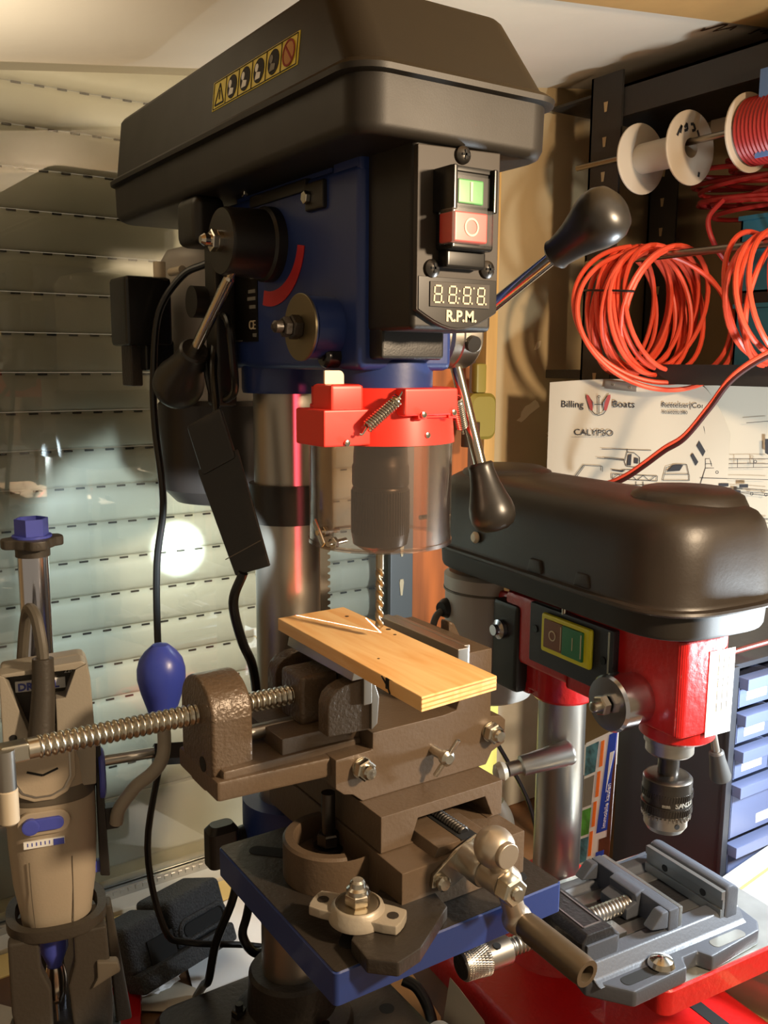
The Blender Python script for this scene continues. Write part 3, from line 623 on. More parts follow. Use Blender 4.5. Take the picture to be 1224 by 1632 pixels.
# upper body: front face with nuts, fixed jaw at the right
bm = B()
prism(bm, [(-.0536, .3955), (-.0536, .3715), (-.046, .365), (-.038, .363), (-.0289, .3553), (.0977, .3553), (.104, .366), (.118, .371), (.1185, .392), (.113, .397), (.1015, .399), (.1010, .4600), (.0680, .4600), (.0680, .424), (.0635, .412), (.051, .4105), (-.0197, .4105), (-.0197, .3965)], (0, -.1814, 0), X, Z, (0, .118, 0), .0011)
ub = obj('vise_body', bm, 'cast_iron', cv)
bm = B(); box(bm, (.0560, -.192, .4450), (.0672, -.072, .4692), .001); box(bm, (.0672, -.186, .452), (.073, -.078, .4692), .001); fj = obj('fixed_jaw_plate', bm, 'satin_steel', cv)
bm = B(); prism(bm, [(.101, .43), (.118, .43), (.116, .452), (.108, .466), (.101, .469)], (0, -.12, 0), X, Z, (0, .014, 0), .003); obj('jaw_rib', bm, 'cast_rough', ub)
def wnut(x, z, y=-.1814, wing=False):
    p = V((x, y, z)); bm = B()
    if wing:
        cyl(bm, p, p - Y * .020, .0042, n=16); lathe(bm, [(.0058, 0), (.0066, .002), (.0066, .006), (.004, .008)], p - Y * .015, -Y, 18)
        for s in (-1, 1): box(bm, (-.0022, -.0015, .003), (.0022, .0015, .019), .001, T=Matrix.Translation(p - Y * .019) @ Matrix.Rotation(R(22) + (math.pi if s > 0 else 0), 4, 'Y') @ Matrix.Rotation(R(20) * -s, 4, 'X'))
        return obj('wing_screw', bm, 'zinc', cv)
    cyl(bm, p, p - Y * .002, .0088, n=20); hexnut(bm, p - Y * .002, -Y, .0088, .008); lathe(bm, [(.0058, 0), (.0058, .004), (.0045, .006), (0, .0066)], p - Y * .010, -Y, 18)
    return obj('gib_nut', bm, 'zinc', cv)
wnut(-.0307, .3848); wnut(.1002, .3856); wnut(.0398, .3825, wing=True)
# sliding bed and screw bracket to the left
bm = B(); box(bm, (-.140, -.165, .388), (-.0195, -.091, .4010), .0025); box(bm, (-.090, -.162, .398), (-.0195, -.094, .4140), .0012)
prism(bm, [(-.146, -.167), (-.10, -.170), (-.055, -.1735), (-.02, -.1745), (-.02, -.082), (-.146, -.089)], (0, 0, .3785), X, Y, (0, 0, .0165), .003)
obj('slide_bed', bm, 'cast_iron', cv)
br = [(-.1585, .440), (-.1585, .397), (-.152, .383), (-.140, .3765), (-.115, .3765), (-.103, .385), (-.0965, .398), (-.0965, .440)] + [(-.1275 + .031 * math.cos(R(a)), .4385 + .0265 * math.sin(R(a))) for a in range(8, 180, 12)]
bm = B(); prism(bm, br, (-.1455, 0, 0), Y, Z, (.0335, 0, 0), .003, 3); bk = obj('screw_bracket', bm, 'cast_rough', cv)
bm = B(); lathe(bm, [(.006, 0), (.006, .0006)], (-.1453, -.14, .399), -X, 16); obj('bracket_hole', bm, 'dark_hole', bk)
# movable jaw: nut block, two cheeks, jaw plate
bm = B(); box(bm, (-.0645, -.146, .4125), (-.030, -.110, .4535), .004, 3); box(bm, (-.040, -.178, .4125), (-.0225, -.078, .440), .002)
ck_ = [(-.0600, .4150), (-.0600, .440), (-.0575, .447), (-.052, .4515), (-.044, .4545), (-.0300, .4560), (-.0225, .4560), (-.0197, .4130)]
prism(bm, ck_, (0, -.1805, 0), X, Z, (0, .016, 0), .0018); prism(bm, ck_, (0, -.0915, 0), X, Z, (0, .016, 0), .0018)
mj = obj('movable_jaw', bm, 'cast_rough', cv)
bm = B(); box(bm, (-.0300, -.1845, .436), (-.0222, -.0815, .4655), .001); prism(bm, [(-.0445, .4605), (-.0222, .4605), (-.0222, .4690), (-.0425, .4690)], (0, -.1905, 0), X, Z, (0, .107, 0), .0008); prism(bm, [(-.0222, .414), (-.0165, .418), (-.0150, .440), (-.019, .452), (-.0222, .458)], (0, -.1835, 0), X, Z, (0, .10, 0), .0008)
obj('movable_jaw_plate', bm, 'satin_steel', cv)
# clamping screw, guide rod, square end with hinged handle
ys, zs = -.128, .4345
bm = B(); thread(bm, (-.262, ys, zs + .0008), (-.060, ys, zs), .0083, .0048, .22, 22); scw = obj('clamp_screw', bm, 'zinc', cv)
bm = B(); cyl(bm, (-.268, ys, zs + .0008), (-.261, ys, zs + .0008), .0076, n=20); box(bm, (-.2865, ys - .0066, zs - .0058), (-.267, ys + .0066, zs + .0074), .0022)
obj('screw_head', bm, 'zinc', scw)
bm = B(); cyl(bm, (-.2825, ys - .009, zs + .0005), (-.2825, ys + .009, zs + .0005), .003, n=14); cyl(bm, (-.2835, ys - .006, zs + .006), (-.2835, ys - .006, zs - .022), .0062, n=20); hr = obj('hinged_handle', bm, 'satin_steel', scw)
bm = B(); cyl(bm, (-.2835, ys - .006, zs - .0215), (-.2835, ys - .006, zs - .047), .0068, n=22, ch=.0015); obj('handle_grip', bm, 'pin_beige', hr)
bm = B(); cyl(bm, (-.13, ys, .4095), (-.055, ys, .4095), .0062, n=22); obj('guide_rod', bm, 'satin_steel', cv)
# bearing plate, collar and crank at the front
bm = B(); prism(bm, [(-.0075, .3065), (.014, .302), (.041, .3145), (.052, .318), (.052, .334), (.036, .337), (.016, .330), (-.006, .316)], (0, -.2434, 0), X, Z, (0, -.0035, 0), .0006); bp = obj('bearing_plate', bm, 'zinc', cv)
for x, z in ((.0003, .3100), (.047, .327)):
    bm = B(); lathe(bm, [(.0056, 0), (.0062, .001), (.0062, .005), (.0044, .0068), (0, .007)], (x, -.2469, z), -Y, 12); obj('cap_screw', bm, 'zinc', bp)
ax = V((.0255, 0, .3215))
bm = B(); lathe(bm, [(.0122, .2465), (.0122, .258), (.0128, .259), (.0128, .269), (.0118, .271)], ax, -Y, 36); obj('dial_collar', bm, 'satin_steel', cv)
bm = B(); cyl(bm, ax - Y * .016 + V((.0, -.23, -.0095)), ax - Y * .016 + V((.0, -.2305, -.0095)), .003); bm.free()
cr = B()
d = (V((.0455, 0, .284)) - V((.0215, 0, .349))).normalized(); pa, pb = V((.0213, -.284, .3492)), V((.0457, -.284, .2835)); N_ = 26; rings = []
L_ = (pb - pa).length; dd = (pb - pa).normalized(); sd = dd.cross(Y)
def crr(s):
    if s < .021: return None
for i in range(40):
    s = -.0155 + (L_ + .0155 + .0118) * i / 39
    r1 = math.sqrt(max(0, .0155 ** 2 - s * s)) if abs(s) < .0155 else 0
    q = s - L_ * .47; r2 = math.sqrt(max(0, .0128 ** 2 - q * q)) if abs(q) < .0128 else 0
    q = s - L_; r3 = math.sqrt(max(0, .0118 ** 2 - q * q)) if abs(q) < .0118 else 0
    neck = .0086 if 0 < s < L_ else 0
    r_ = max(r1, r2, r3, neck, .0006); rings.append([pa + dd * s + (sd * math.cos(2 * math.pi * k / N_) + Y * math.sin(2 * math.pi * k / N_)) * r_ for k in range(N_)])
loft(cr, rings); cyl(cr, V((.0213, -.295, .3492)), V((.0213, -.3005, .3492)), .0098, n=26, ch=.001); cyl(cr, ax - Y * .268, ax - Y * .292, .0105, n=26)
ck2 = obj('crank_arm', cr, 'aluminium_arm', cv, ang=50)
bm = B(); hexnut(bm, ax - Y * .2915, -Y, .0112, .0135, .2); lathe(bm, [(.0048, 0), (.0052, .001), (.0042, .0022)], ax - Y * .305, -Y, 18); nt_ = obj('crank_nut', bm, 'zinc', ck2)
bm = B(); cyl(bm, ax - Y * .3052, ax - Y * .3056, .0042, n=18); obj('nut_bore', bm, 'dark_iron', nt_)
hp, hq = V((.0462, -.290, .2832)), V((.0478, -.355, .2795))
bm = B(); lathe(bm, [(.0078, 0), (.0102, .004), (.0106, .012), (.0106, .060), (.0100, .0655), (.0062, .0655), (.0055, .055), (0, .054)], hp, hq - hp, 32); obj('crank_handle', bm, 'handle_bronze', ck2)
# pine board in the jaws
wb = thing('board', (-.016, -.17, .4690), 'short pale pine board clamped flat in the vise jaws', 'board')
F = [(-.0495, -.2882), (.0208, -.2821), (.0238, -.0630), (-.0440, -.0655)]
bm = B(); prism(bm, F, (0, 0, .4693), X, Y, (0, 0, .0107), .0004, 1); obj('plank', bm, 'pine', wb)
bm = B()
for z in (.4713, .4745, .4777): prism(bm, [(-.0492, -.28835), (.0206, -.28225), (.0206, -.2818), (-.0492, -.2879)], (0, 0, z), X, Y, (0, 0, .0010))
obj('end_grain', bm, 'pine_edge', wb, wn=False)
for x, y, r in ((.0190, -.1444, .0022), (.0150, -.1600, .0014), (-.030, -.205, .0010), (.0100, -.092, .0018)):
    bm = B(); lathe(bm, [(r, 0), (r, .0002)], (x, y, .4800), Z, 14); obj('drilled_hole', bm, 'dark_wood', wb, wn=False)
bm = B(); prism(bm, [(-.0487, -.243), (-.0478, -.243), (-.0483, -.252)], (0, 0, .472), V((0, 0, 0)) + X, Y, (0, 0, .008)); tube(bm, [(-.0486, -.238, .4796), (-.0490, -.246, .4745), (-.0494, -.250, .470)], .0006, smooth=False); obj('crack', bm, 'dark_hole', wb, wn=False)
# laser cross projected from under the head: two thin line projectors
def laser(a, b, h, power):
    a, b = V(a), V(b); d = bpy.data.lights.new('laser_line', 'AREA'); o = bpy.data.objects.new('laser_line', d); C.objects.link(o)
    d.shape = 'RECTANGLE'; d.size = (b - a).length; d.size_y = .0009; d.spread = R(1.2); d.energy = power; d.color = (1, .11, .17)
    m = (a + b) / 2 + Z * h; u = (b - a).normalized(); w = Z.cross(u)
    o.matrix_world = Matrix(((u.x, w.x, 0, m.x), (u.y, w.y, 0, m.y), (u.z, w.z, 1, m.z), (0, 0, 0, 1)))
laser((-.0264, -.0638, .48), (.0087, -.1487, .48),   .012, .026); laser((.0213, -.1052, .48), (.0087, -.1487, .48), .012, .022)
d = bpy.data.lights.new('laser_line', 'AREA'); o = bpy.data.objects.new('laser_line', d); C.objects.link(o)
d.shape = 'RECTANGLE'; d.size = .006; d.size_y = .19; d.spread = R(7); d.energy = .0022; d.color = (1, .08, .14)
o.matrix_world = Matrix.Translation((-.004, -.085, .585)) @ Matrix.Rotation(R(90), 4, 'X')
# zinc flange clamp with its nut
fl = thing('flange_clamp', (-.0700, -.2400, .2994), 'pale two-eared metal flange clamp with hex nut at the table front', 'clamp')
c = V((-.0685, -.2385, 0)); a = math.atan2(-.047, .034); u = V((math.cos(a), math.sin(a), 0)); w = V((-u.y, u.x, 0))
ol = []
for k in range(40):
    t = 2 * math.pi * k / 40; rr_ = max(.019, min(.036, .0125 / max(.33, abs(math.sin(t))) if abs(math.cos(t)) > .55 else .019))
    ol.append((rr_ * math.cos(t), rr_ * math.sin(t)))
bm = B(); prism(bm, ol, c + Z * .2998, u, w, (0, 0, .0075), .0012); lathe(bm, [(.0215, .2996), (.0215, .303), (.019, .310), (.0165, .3115), (.0165, .3085), (0, .3085)], c, Z, 40); fb_ = obj('flange', bm, 'flange_zinc', fl, ang=40)
for s in (-1, 1):
    bm = B(); cyl(bm, c + u * s * .0275 + Z * .3074, c + u * s * .0275 + Z * .3078, .0042); obj('ear_hole', bm, 'dark_iron', fb_)
bm = B(); lathe(bm, [(.0155, .3087), (.0155, .3105), (.0145, .311)], c, Z, 28); obj('washer', bm, 'brass', fl)
bm = B(); hexnut(bm, c + Z * .311, Z, .0095, .009); lathe(bm, [(.0085, .320), (.0082, .323), (.006, .3245), (.0055, .328), (.004, .3295)], c, Z, 18); obj('nut', bm, 'zinc', fl)

# ================================================================== small red drill press (local frame on its column)
rp_ = thing('drill_press', (.3093, -.0571, 0), 'small red bench drill press with rounded black belt cover and yellow switch', 'drill press', rz=R(-4))
def L(nm, bm, m, par=None, lb=None, **k): return obj(nm, bm, m, par or rp_, lb, local=True, **k)
bm = B(); loft(bm, [[(x, y, z) for x, y in rrect(-.122 + i, .122 - i, -.285 + i, .10 - i, .03)] for i, z in ((0, 0), (0, .022), (.006, .030), (.010, .031))]); rb = L('base', bm, 'red_paint', ang=40)
for x, y in ((-.07, -.17), (.07, -.17)):
    bm = B(); prism(bm, rrect(-.008, .008, -.05, .05, .008), (x, y, .0312), X, Y, (0, 0, .0006)); L('base_slot', bm, 'dark_hole', rb)
for x, y in ((-.098, -.255), (.098, -.255)):
    bm = B(); cyl(bm, (x, y, .0312), (x, y, .0318), .009); L('base_hole', bm, 'dark_hole', rb)
bm = B(); lathe(bm, [(.055, .03), (.045, .045), (.037, .06), (.036, .075)], (0, 0, 0), Z, 36); L('column_foot', bm, 'red_paint')
bm = B(); cyl(bm, (0, 0, .05), (0, 0, .40), .0262, n=44); L('column', bm, 'satin_steel')
bm = B(); ringtube(bm, (0, 0, .080), Z, .040, .0262, .042); box(bm, (-.03, -.11, .098), (.03, -.03, .128), .008); cyl(bm, (.03, -.02, .105), (.052, -.02, .105), .009); L('table_bracket', bm, 'red_paint')
bm = B(); hexnut(bm, (-.012, -.038, .122), Z, .011, .012); L('bracket_nut', bm, 'bright_steel')
bm = B(); loft(bm, [[(x, y, z) for x, y in rrect(-.092 + i, .10 - i, -.252 + i, -.070 - i, .012)] for i, z in ((.003, .142), (0, .145), (0, .167), (.0015, .1685))]); tb2 = L('table', bm, 'red_paint', lb='red edged square table')
bm = B(); prism(bm, rrect(-.0895, .0975, -.2495, -.0725, .010), (0, 0, .1680), X, Y, (0, 0, .0012)); L('table_top', bm, 'table_grey', tb2, lb='bare grey machined table top')
# head casting and collar on the column
bm = B(); lathe(bm, [(.032, .337), (.0345, .34), (.0345, .45)], (0, 0, 0), Z, 36); box(bm, (-.046, -.06, .375), (.035, .05, .452), .006)
prism(bm, rrect(-.045, .024, -.208, -.055, (.006, .02, .004, .004)), (0, 0, .371), X, Y, (0, 0, .09), .003); lathe(bm, [(.031, .3560), (.0345, .359), (.0345, .369), (.031, .373)], (-.006, -.170, 0), Z, 36)
hd2 = L('head', bm, 'red_paint')
bm = B(); box(bm, (-.036, .015, .428), (.02, .09, .445), .005); box(bm, (-.036, .015, .338), (.02, .09, .356), .005); box(bm, (-.036, .0, .345), (.02, .022, .44), .004); L('motor_bracket', bm, 'red_paint')
for z in (.446, .357):
    bm = B(); hexnut(bm, (-.030, .062, z), Z, .007, .006); L('bracket_bolt', bm, 'bright_steel')
bm = B(); lathe(bm, [(.011, 0), (.011, .005), (.006, .007), (.006, .012)], (-.0505, .048, .408), -X, 20); L('tension_knob', bm, 'chrome')
bm = B(); cyl(bm, (-.041, -.005, .372), (-.041, -.005, .428), .002); bm.free()
bm = B(); lathe(bm, [(.0245, .360), (.0245, .346), (.0225, .345), (.0225, .336), (.0205, .334)], (-.003, -.16, 0), Z, 36); L('quill_collar', bm, 'satin_steel')
bm = B(); lathe(bm, [(.010, .332), (.010, .313), (.018, .3125), (.0215, .311), (.0232, .309), (.0232, .300), (.0238, .299), (.0238, .292), (.0225, .2915), (.0225, .286), (.0238, .2855), (.0238, .277), (.0225, .276)], (-.003, -.16, 0), Z, 40); ch2 = L('chuck', bm, 'steel_dark')
bm = B(); lathe(bm, [(.0205, .276), (.0205, .262), (.017, .2565), (.008, .2550)], (-.003, -.16, 0), Z, 40)
for k in range(34):
    t = 2 * math.pi * k / 34; cx, sx_ = math.cos(t), math.sin(t)
    prism(bm, [(-.001, .2745), (.001, .2745), (.0005, .2712), (-.0005, .2712)], (-.003 + cx * .0205, -.16 + sx_ * .0205, 0), V((-sx_, cx, 0)), Z, V((cx, sx_, 0)) * .0028)
L('chuck_sleeve', bm, 'satin_steel', ch2)
bm = B()
for k in range(56):
    t = 2 * math.pi * k / 56; cx, sx_ = math.cos(t), math.sin(t)
    for z in (.2925, .278): prism(bm, [(-.0005, z), (.0005, z), (.0013, z + .006), (.0003, z + .006)], (-.003 + cx * .0235, -.16 + sx_ * .0235, 0), V((-sx_, cx, 0)), Z, V((cx, sx_, 0)) * .0008)
L('chuck_knurling', bm, 'steel_dark', ch2, wn=False)['kind'] = 'stuff'
bm = B(); t = R(255); cyl(bm, (-.003 + math.cos(t) * .0202, -.16 + math.sin(t) * .0202, .267), (-.003 + math.cos(t) * .0209, -.16 + math.sin(t) * .0209, .267), .0026); L('key_hole', bm, 'dark_hole', ch2)
for i, chx in enumerate('mm SANCOU'):
    if chx == ' ': continue
    t = R(218 + i * 10.0); s_ = .0048 if chx == 'm' else .0074
    text(chx, s_, (-.003 + math.cos(t) * .0226, -.16 + math.sin(t) * .0226, .2868), (-math.sin(t), math.cos(t), 0), Z, 'grey_print', ch2, local=True, align='CENTER', bold=.0002)
# feed hub disc on the left, feed lever at the right
bm = B(); lathe(bm, [(.024, .044), (.024, .060), (.0265, .062), (.0265, .078), (.0245, .081), (0, .0815)], (0, -.155, .394), -X, 44); fd = L('return_spring_cap', bm, 'chrome')
bm = B(); hexnut(bm, (-.083, -.155, .394), -X, .0095, .008); lathe(bm, [(.005, 0), (.005, .008), (.003, .009)], (-.090, -.155, .394), -X, 14); L('cap_nut', bm, 'zinc', fd)
bm = B(); cyl(bm, (.022, -.15, .385), (.045, -.15, .385), .02, n=30); L('feed_hub', bm, 'steel_dark')
bm = B(); cyl(bm, (.044, -.158, .385), (.0660, -.158, .3150), .0038, n=16); fl2 = L('feed_lever', bm, 'satin_steel')
bm = B(); d = (V((.0660, 0, .3150)) - V((.044, 0, .385))).normalized(); lathe(bm, [(.0058, 0), (.0075, .002), (.0078, .010), (.0105, .030), (.0100, .0325), (.006, .034)], (.0645, -.158, .3200), d, 26); L('lever_grip', bm, 'grip_grey', fl2, lb='dark grey plastic grip')
# black switch panel with yellow rocker switch
bm = B(); box(bm, (-.053, -.130, .388), (-.044, -.004, .452), .002); pn = L('switch_panel', bm, 'cabinet_black')
bm = B(); box(bm, (-.059, -.105, .4065), (-.053, -.030, .4475), .003); ys_ = L('switch_frame', bm, 'yellow_switch', lb='yellow switch frame')
bm = B(); box(bm, (-.0615, -.0965, .4125), (-.058, -.066, .4425), .001); L('green_rocker', bm, 'switch_green', ys_)
bm = B(); box(bm, (-.0605, -.0655, .4125), (-.058, -.0365, .4425), .001); L('brown_rocker', bm, 'switch_brown', ys_)
bm = B(); lathe(bm, [(.0042, 0), (.0054, 0), (.0054, .0005), (.0042, .0005), (.0042, 0)], (-.0606, -.051, .4275), -X, 22, False); box(bm, (-.0611, -.0645, .416), (-.0606, -.0635, .440)); box(bm, (-.0621, -.083, .421), (-.0616, -.0822, .434)); box(bm, (-.0621, -.0955, .416), (-.0616, -.0945, .440))
L('rocker_marks', bm, 'cream_print', ys_, wn=False)
for y, z in ((-.118, .42), (-.015, .425)):
    bm = B(); cyl(bm, (-.053, y, z), (-.0545, y, z), .004); L('panel_screw', bm, 'black_gloss', pn)
bm = B(); box(bm, (-.0535, -.126, .392), (-.0525, -.1235, .45)); L('panel_edge', bm, 'bright_steel', pn)
bm = B(); cyl(bm, (-.05, -.056, .456), (-.05, -.056, .449), .003); L('tray_screw', bm, 'bright_steel')
# motor
bm = B(); lathe(bm, [(.04, .30), (.052, .306), (.054, .315), (.054, .435), (.0555, .437), (.0555, .452), (.05, .456)], (-.012, .124, 0), Z, 44); m2 = L('motor', bm, 'motor_silver')
bm = B(); ringtube(bm, (-.012, .124, .434), Z, .0562, .054, .0022); L('motor_seam', bm, 'tool_dark', m2)
bm = B(); lathe(bm, [(.012, 0), (.012, .004), (.0085, .012)], (-.062, .139, .412), V((-.93, -.2, 0)), 22); L('cable_gland', bm, 'rubber', m2)
bm = B(); tube(bm, [(-.068, .138, .411), (-.080, .137, .404), (-.084, .138, .385), (-.078, .136, .36), (-.070, .13, .335)], .0042); L('motor_cable', bm, 'cable_grey', m2)
bm = B(); box(bm, (-.05, .02, .34), (-.01, .068, .44), .006); L('motor_gap_fill', bm, 'black_plastic', m2)  # shade of the gap beside the motor given as a black block
# label on the head front
bm = B(); box(bm, (-.012, -.2086, .368), (.0205, -.208, .448)); lb_ = L('rating_label', bm, 'label_white', wn=False)
bm = B()
for k in range(5):
    for q in range(3): box(bm, (.000 + q * .0065, -.2090, .436 - k * .0115), (.0058 + q * .0065, -.2086, .4445 - k * .0115))
L('label_table', bm, 'grey_print', lb_, wn=False)
# rounded belt cover: tray, rolled rim, domed lid
def plan(s, z, bulge=0, n=20):
    pts = []; w = .080 * s
    for k in range(n + 1):
        t = math.pi + math.pi * k / n; q = abs(math.sin(t)) ** .62 * (-1); cx = math.copysign(abs(math.cos(t)) ** .62, math.cos(t)); pts.append((-.004 + w * cx, -.150 + w * .98 * q, z))
    for k in range(n + 1):
        t = math.pi * k / n; q = abs(math.sin(t)) ** .8; cx = math.copysign(abs(math.cos(t)) ** .8, math.cos(t)); pts.append((-.006 + w * .93 * cx, .106 + w * .92 * q, z))
    return pts
bm = B(); loft(bm, [plan(.86, .4640), plan(.905, .4655), plan(.925, .469), plan(.945, .490)]); L('cover_tray', bm, 'black_shell', ang=40)
bm = B(); loft(bm, [plan(.97, .4885), plan(1.045, .4887), plan(1.06, .4905), plan(1.05, .4928), plan(.985, .4938), plan(.965, .497), plan(.955, .515), plan(.94, .537), plan(.915, .551), plan(.87, .562), plan(.80, .5695), plan(.68, .5745), plan(.5, .577), plan(.28, .578)])
lid2 = L('cover_lid', bm, 'lid_sheen_brown', ang=50)
# raised belt bulges of the lid
bm = B()
def bulge(cx, cy, r, z0_, z1): lathe(bm, [(r, z0_), (r * .985, z0_ + (z1 - z0_) * .55), (r * .94, z0_ + (z1 - z0_) * .8), (r * .84, z0_ + (z1 - z0_) * .94), (r * .66, z1), (0, z1 + .001)], (cx, cy, 0), Z, 40)
bulge(.016, -.146, .060, .50, .586); L('lid_bulge', bm, 'lid_sheen_brown', lid2, ang=50)
bm = B(); bulge(-.006, .105, .060, .50, .583); L('lid_bulge', bm, 'lid_sheen_brown', lid2, ang=50)
for y in (.135, -.045, -.115):
    bm = B(); prism(bm, [(y - .012, .494), (y + .012, .494), (y + .008, .508), (y - .008, .508)], (-.0825, 0, 0), Y, Z, (.012, 0, 0), .002); L('lid_clip', bm, 'lid_sheen_brown', lid2)
bm = B(); lathe(bm, [(.0062, 0), (.0066, .002), (.0045, .0045), (0, .005)], (-.0790, .060, .512), -X, 18); L('lid_screw', bm, 'pin_beige', lid2)
# winding arm in front of the column
bm = B(); lathe(bm, [(.0125, 0), (.0135, .003), (.0108, .058), (.0075, .060), (.0075, .074)], (-.012, -.031, .2855), V((-.0955, .024, -.0165)), 30); wa = L('rack_crank_arm', bm, 'satin_steel')
bm = B(); lathe(bm, [(.002, 0), (.0085, .002), (.0105, .007), (.0085, .013), (.003, .016)], (-.083, -.013, .2735), V((-.0955, .024, -.0165)), 24); L('arm_tip', bm, 'pin_beige', wa)

# ================================================================== machine vise on the red table
mv = thing('machine_vise', (.27, -.24, .1695), 'grey drill-press vise with knurled handle on the red table', 'vise', rz=R(-4))
Mo = FR[mv.name]
MT = FR[rp_.name]      # built in the red press frame, then moved
def K(nm, bm, m, par=None, lb=None, **k):
    bm.transform(MT); return obj(nm, bm, m, par or mv, lb, **k)
z0 = .1695
bm = B()
# flanged base with slots: two side ears toward us
prism(bm, [(-.155, -.222), (-.128, -.2535), (-.065, -.2515), (-.058, -.240), (-.040, -.240), (-.034, -.2515), (.035, -.2450), (.046, -.235), (.052, -.190), (.046, -.090), (-.125, -.105), (-.140, -.150)], (0, 0, z0), X, Y, (0, 0, .0155), .0025)
prism(bm, [(-.236, .1830), (-.228, .1865), (-.2205, .1965), (-.206, .1975), (-.202, .191), (-.128, .191), (-.124, .1975), (-.112, .1965), (-.100, .183)], (-.150, 0, 0), Y, Z, (.185, 0, 0), .0015)
vb = K('vise_base', bm, 'vise_grey')
for x0_, x1_ in ((-.135, -.072), (-.028, .025)):
    bm = B(); prism(bm, rrect(x0_ + .006, x1_ - .006, -.2455, -.2345, .005), (0, 0, z0 + .0153), X, Y, (0, 0, .0006)); K('mounting_slot', bm, 'table_grey' if x0_ > -.1 else 'dark_hole', vb)
bm = B(); lathe(bm, [(.011, 0), (.012, .002), (.010, .006), (.004, .009), (0, .0095)], (-.0835, -.2390, z0 + .0155), Z, 24); K('carriage_bolt', bm, 'bright_steel')
for y0_, y1_ in ((-.200, -.186), (-.146, -.132)):
    bm = B(); box(bm, (-.112, y0_, .188), (.020, y1_, .1925), .0006); K('slide_way', bm, 'vise_face')
bm = B(); box(bm, (-.112, -.186, .1885), (.018, -.146, .1914)); K('way_gap', bm, 'vise_black')
bm = B(); box(bm, (-.112, -.200, .1915), (-.086, -.180, .196), .001); K('guide_block', bm, 'vise_face')
# rear screw post with framed plate
bm = B(); prism(bm, [(-.154, .176), (-.115, .176), (-.115, .214), (-.120, .2205), (-.148, .2205), (-.154, .214)], (0, -.216, 0), X, Z, (0, .076, 0), .002); sp_ = K('screw_post', bm, 'vise_black')
bm = B(); fr_ = [(-.1440, -.206), (-.1245, -.206), (-.1245, -.152), (-.1440, -.152), (-.1440, -.206)]; strip(bm, fr_, (0, 0, .2206), X, Y, Z, .0016, .0006); K('plate_frame', bm, 'vise_face', sp_, wn=False)
bm = B(); box(bm, (-.1150, -.216, .180), (-.1115, -.140, .212), .001); box(bm, (-.150, -.2185, .180), (-.115, -.2155, .212), .001); K('post_face', bm, 'vise_grey', sp_)
# moving jaw
bm = B(); prism(bm, [(-.072, .192), (-.054, .192), (-.042, .1925), (-.042, .2155), (-.054, .2175), (-.062, .215), (-.060, .207), (-.072, .203)], (0, -.184, 0), X, Z, (0, .036, 0), .002)
box(bm, (-.055, -.219, .190), (-.042, -.115, .2165), .002)
for y_ in (-.219, -.127): prism(bm, [(-.076, .203), (-.055, .199), (-.055, .2165), (-.063, .2165)], (0, y_, 0), X, Z, (0, .012, 0), .002)
K('moving_jaw', bm, 'vise_grey')
bm = B(); box(bm, (-.0418, -.218, .1935), (-.037, -.116, .2155), .0008); K('moving_jaw_plate', bm, 'vise_face')
# fixed jaw with grooved steel plate
bm = B(); prism(bm, [(.012, .188), (.030, .188), (.030, .218), (.022, .2225), (.015, .2225), (.012, .218)], (0, -.2245, 0), X, Z, (0, .098, 0), .003); K('fixed_jaw', bm, 'vise_grey')
bm = B(); box(bm, (.007, -.2235, .2105), (.012, -.1275, .2190), .0005); box(bm, (.0090, -.2235, .201), (.012, -.1275, .2110)); box(bm, (.007, -.2235, .192), (.012, -.1275, .2010), .0005); fjp = K('fixed_jaw_plate', bm, 'vise_face')
for y in (-.200, -.152):
    bm = B(); cyl(bm, (.0085, y, .206), (.0093, y, .206), .0035); K('jaw_screw_hole', bm, 'dark_hole', fjp)
# spindle and knurled handle
bm = B(); thread(bm, (-.205, -.1735, .2000), (-.060, -.1735, .2010), .0080, .0042, .2, 22); vs = K('vise_screw', bm, 'satin_steel')
bm = B(); cyl(bm, V((-.200, -.1735, .2000)), V((-.2485, -.1735, .1995)), .0125, n=36, ch=.0012); vh = K('screw_handle', bm, 'satin_steel')
bm = B()
for k in range(48):
    t = 2 * math.pi * k / 48; p = V((0, math.cos(t), math.sin(t))); q = V((0, -math.sin(t), math.cos(t)))
    for s in (-1, 1): prism(bm, [(-.2465, -.0004), (-.2245, -.0004 + s * .0065), (-.2245, .0004 + s * .0065), (-.2465, .0004)], V((0, -.1735, .1996)) + p * .0124, X, q, p * .0006)
K('handle_knurling', bm, 'satin_steel', vh, wn=False)['kind'] = 'stuff'
bm = B(); cyl(bm, (-.2486, -.1735, .1995), (-.2489, -.1735, .1995), .0108, n=30); K('handle_end', bm, 'vise_black', vh)
bm = B(); cyl(bm, (-.216, -.1795, .2106), (-.216, -.1797, .2119), .0034, n=18); K('handle_hole', bm, 'dark_hole', vh)

# ================================================================== rotary tool hanging in its drill stand (left)
lx_, ly_ = -.222, .020
tv = V((-.22, -.975, 0)).normalized(); tu = V((-tv.y, tv.x, 0))         # its front and its right hand side
def TP(u, f, z): return V((lx_, ly_, z)) + tu * u + tv * f
rt = thing('rotary_tool', (lx_, ly_, .205), 'beige-grey electric rotary tool held upright in a stand, blue slide switch', 'rotary tool')
TT = Matrix.Translation((lx_, ly_, .2915)) @ Matrix(((tu.x, tv.x, 0, 0), (tu.y, tv.y, 0, 0), (0, 0, 1, 0), (0, 0, 0, 1)))
TS = Matrix.Translation(tu * -.004 + Z * .0105) @ TT
def oval(a, b, z, n=36, e=2.6, du=0):
    out = []
    for k in range(n):
        t = 2 * math.pi * k / n; c, s = math.cos(t), math.sin(t)
        out.append(TP(du + a * math.copysign(abs(c) ** (2 / e), c), b * math.copysign(abs(s) ** (2 / e), s), z))
    return out
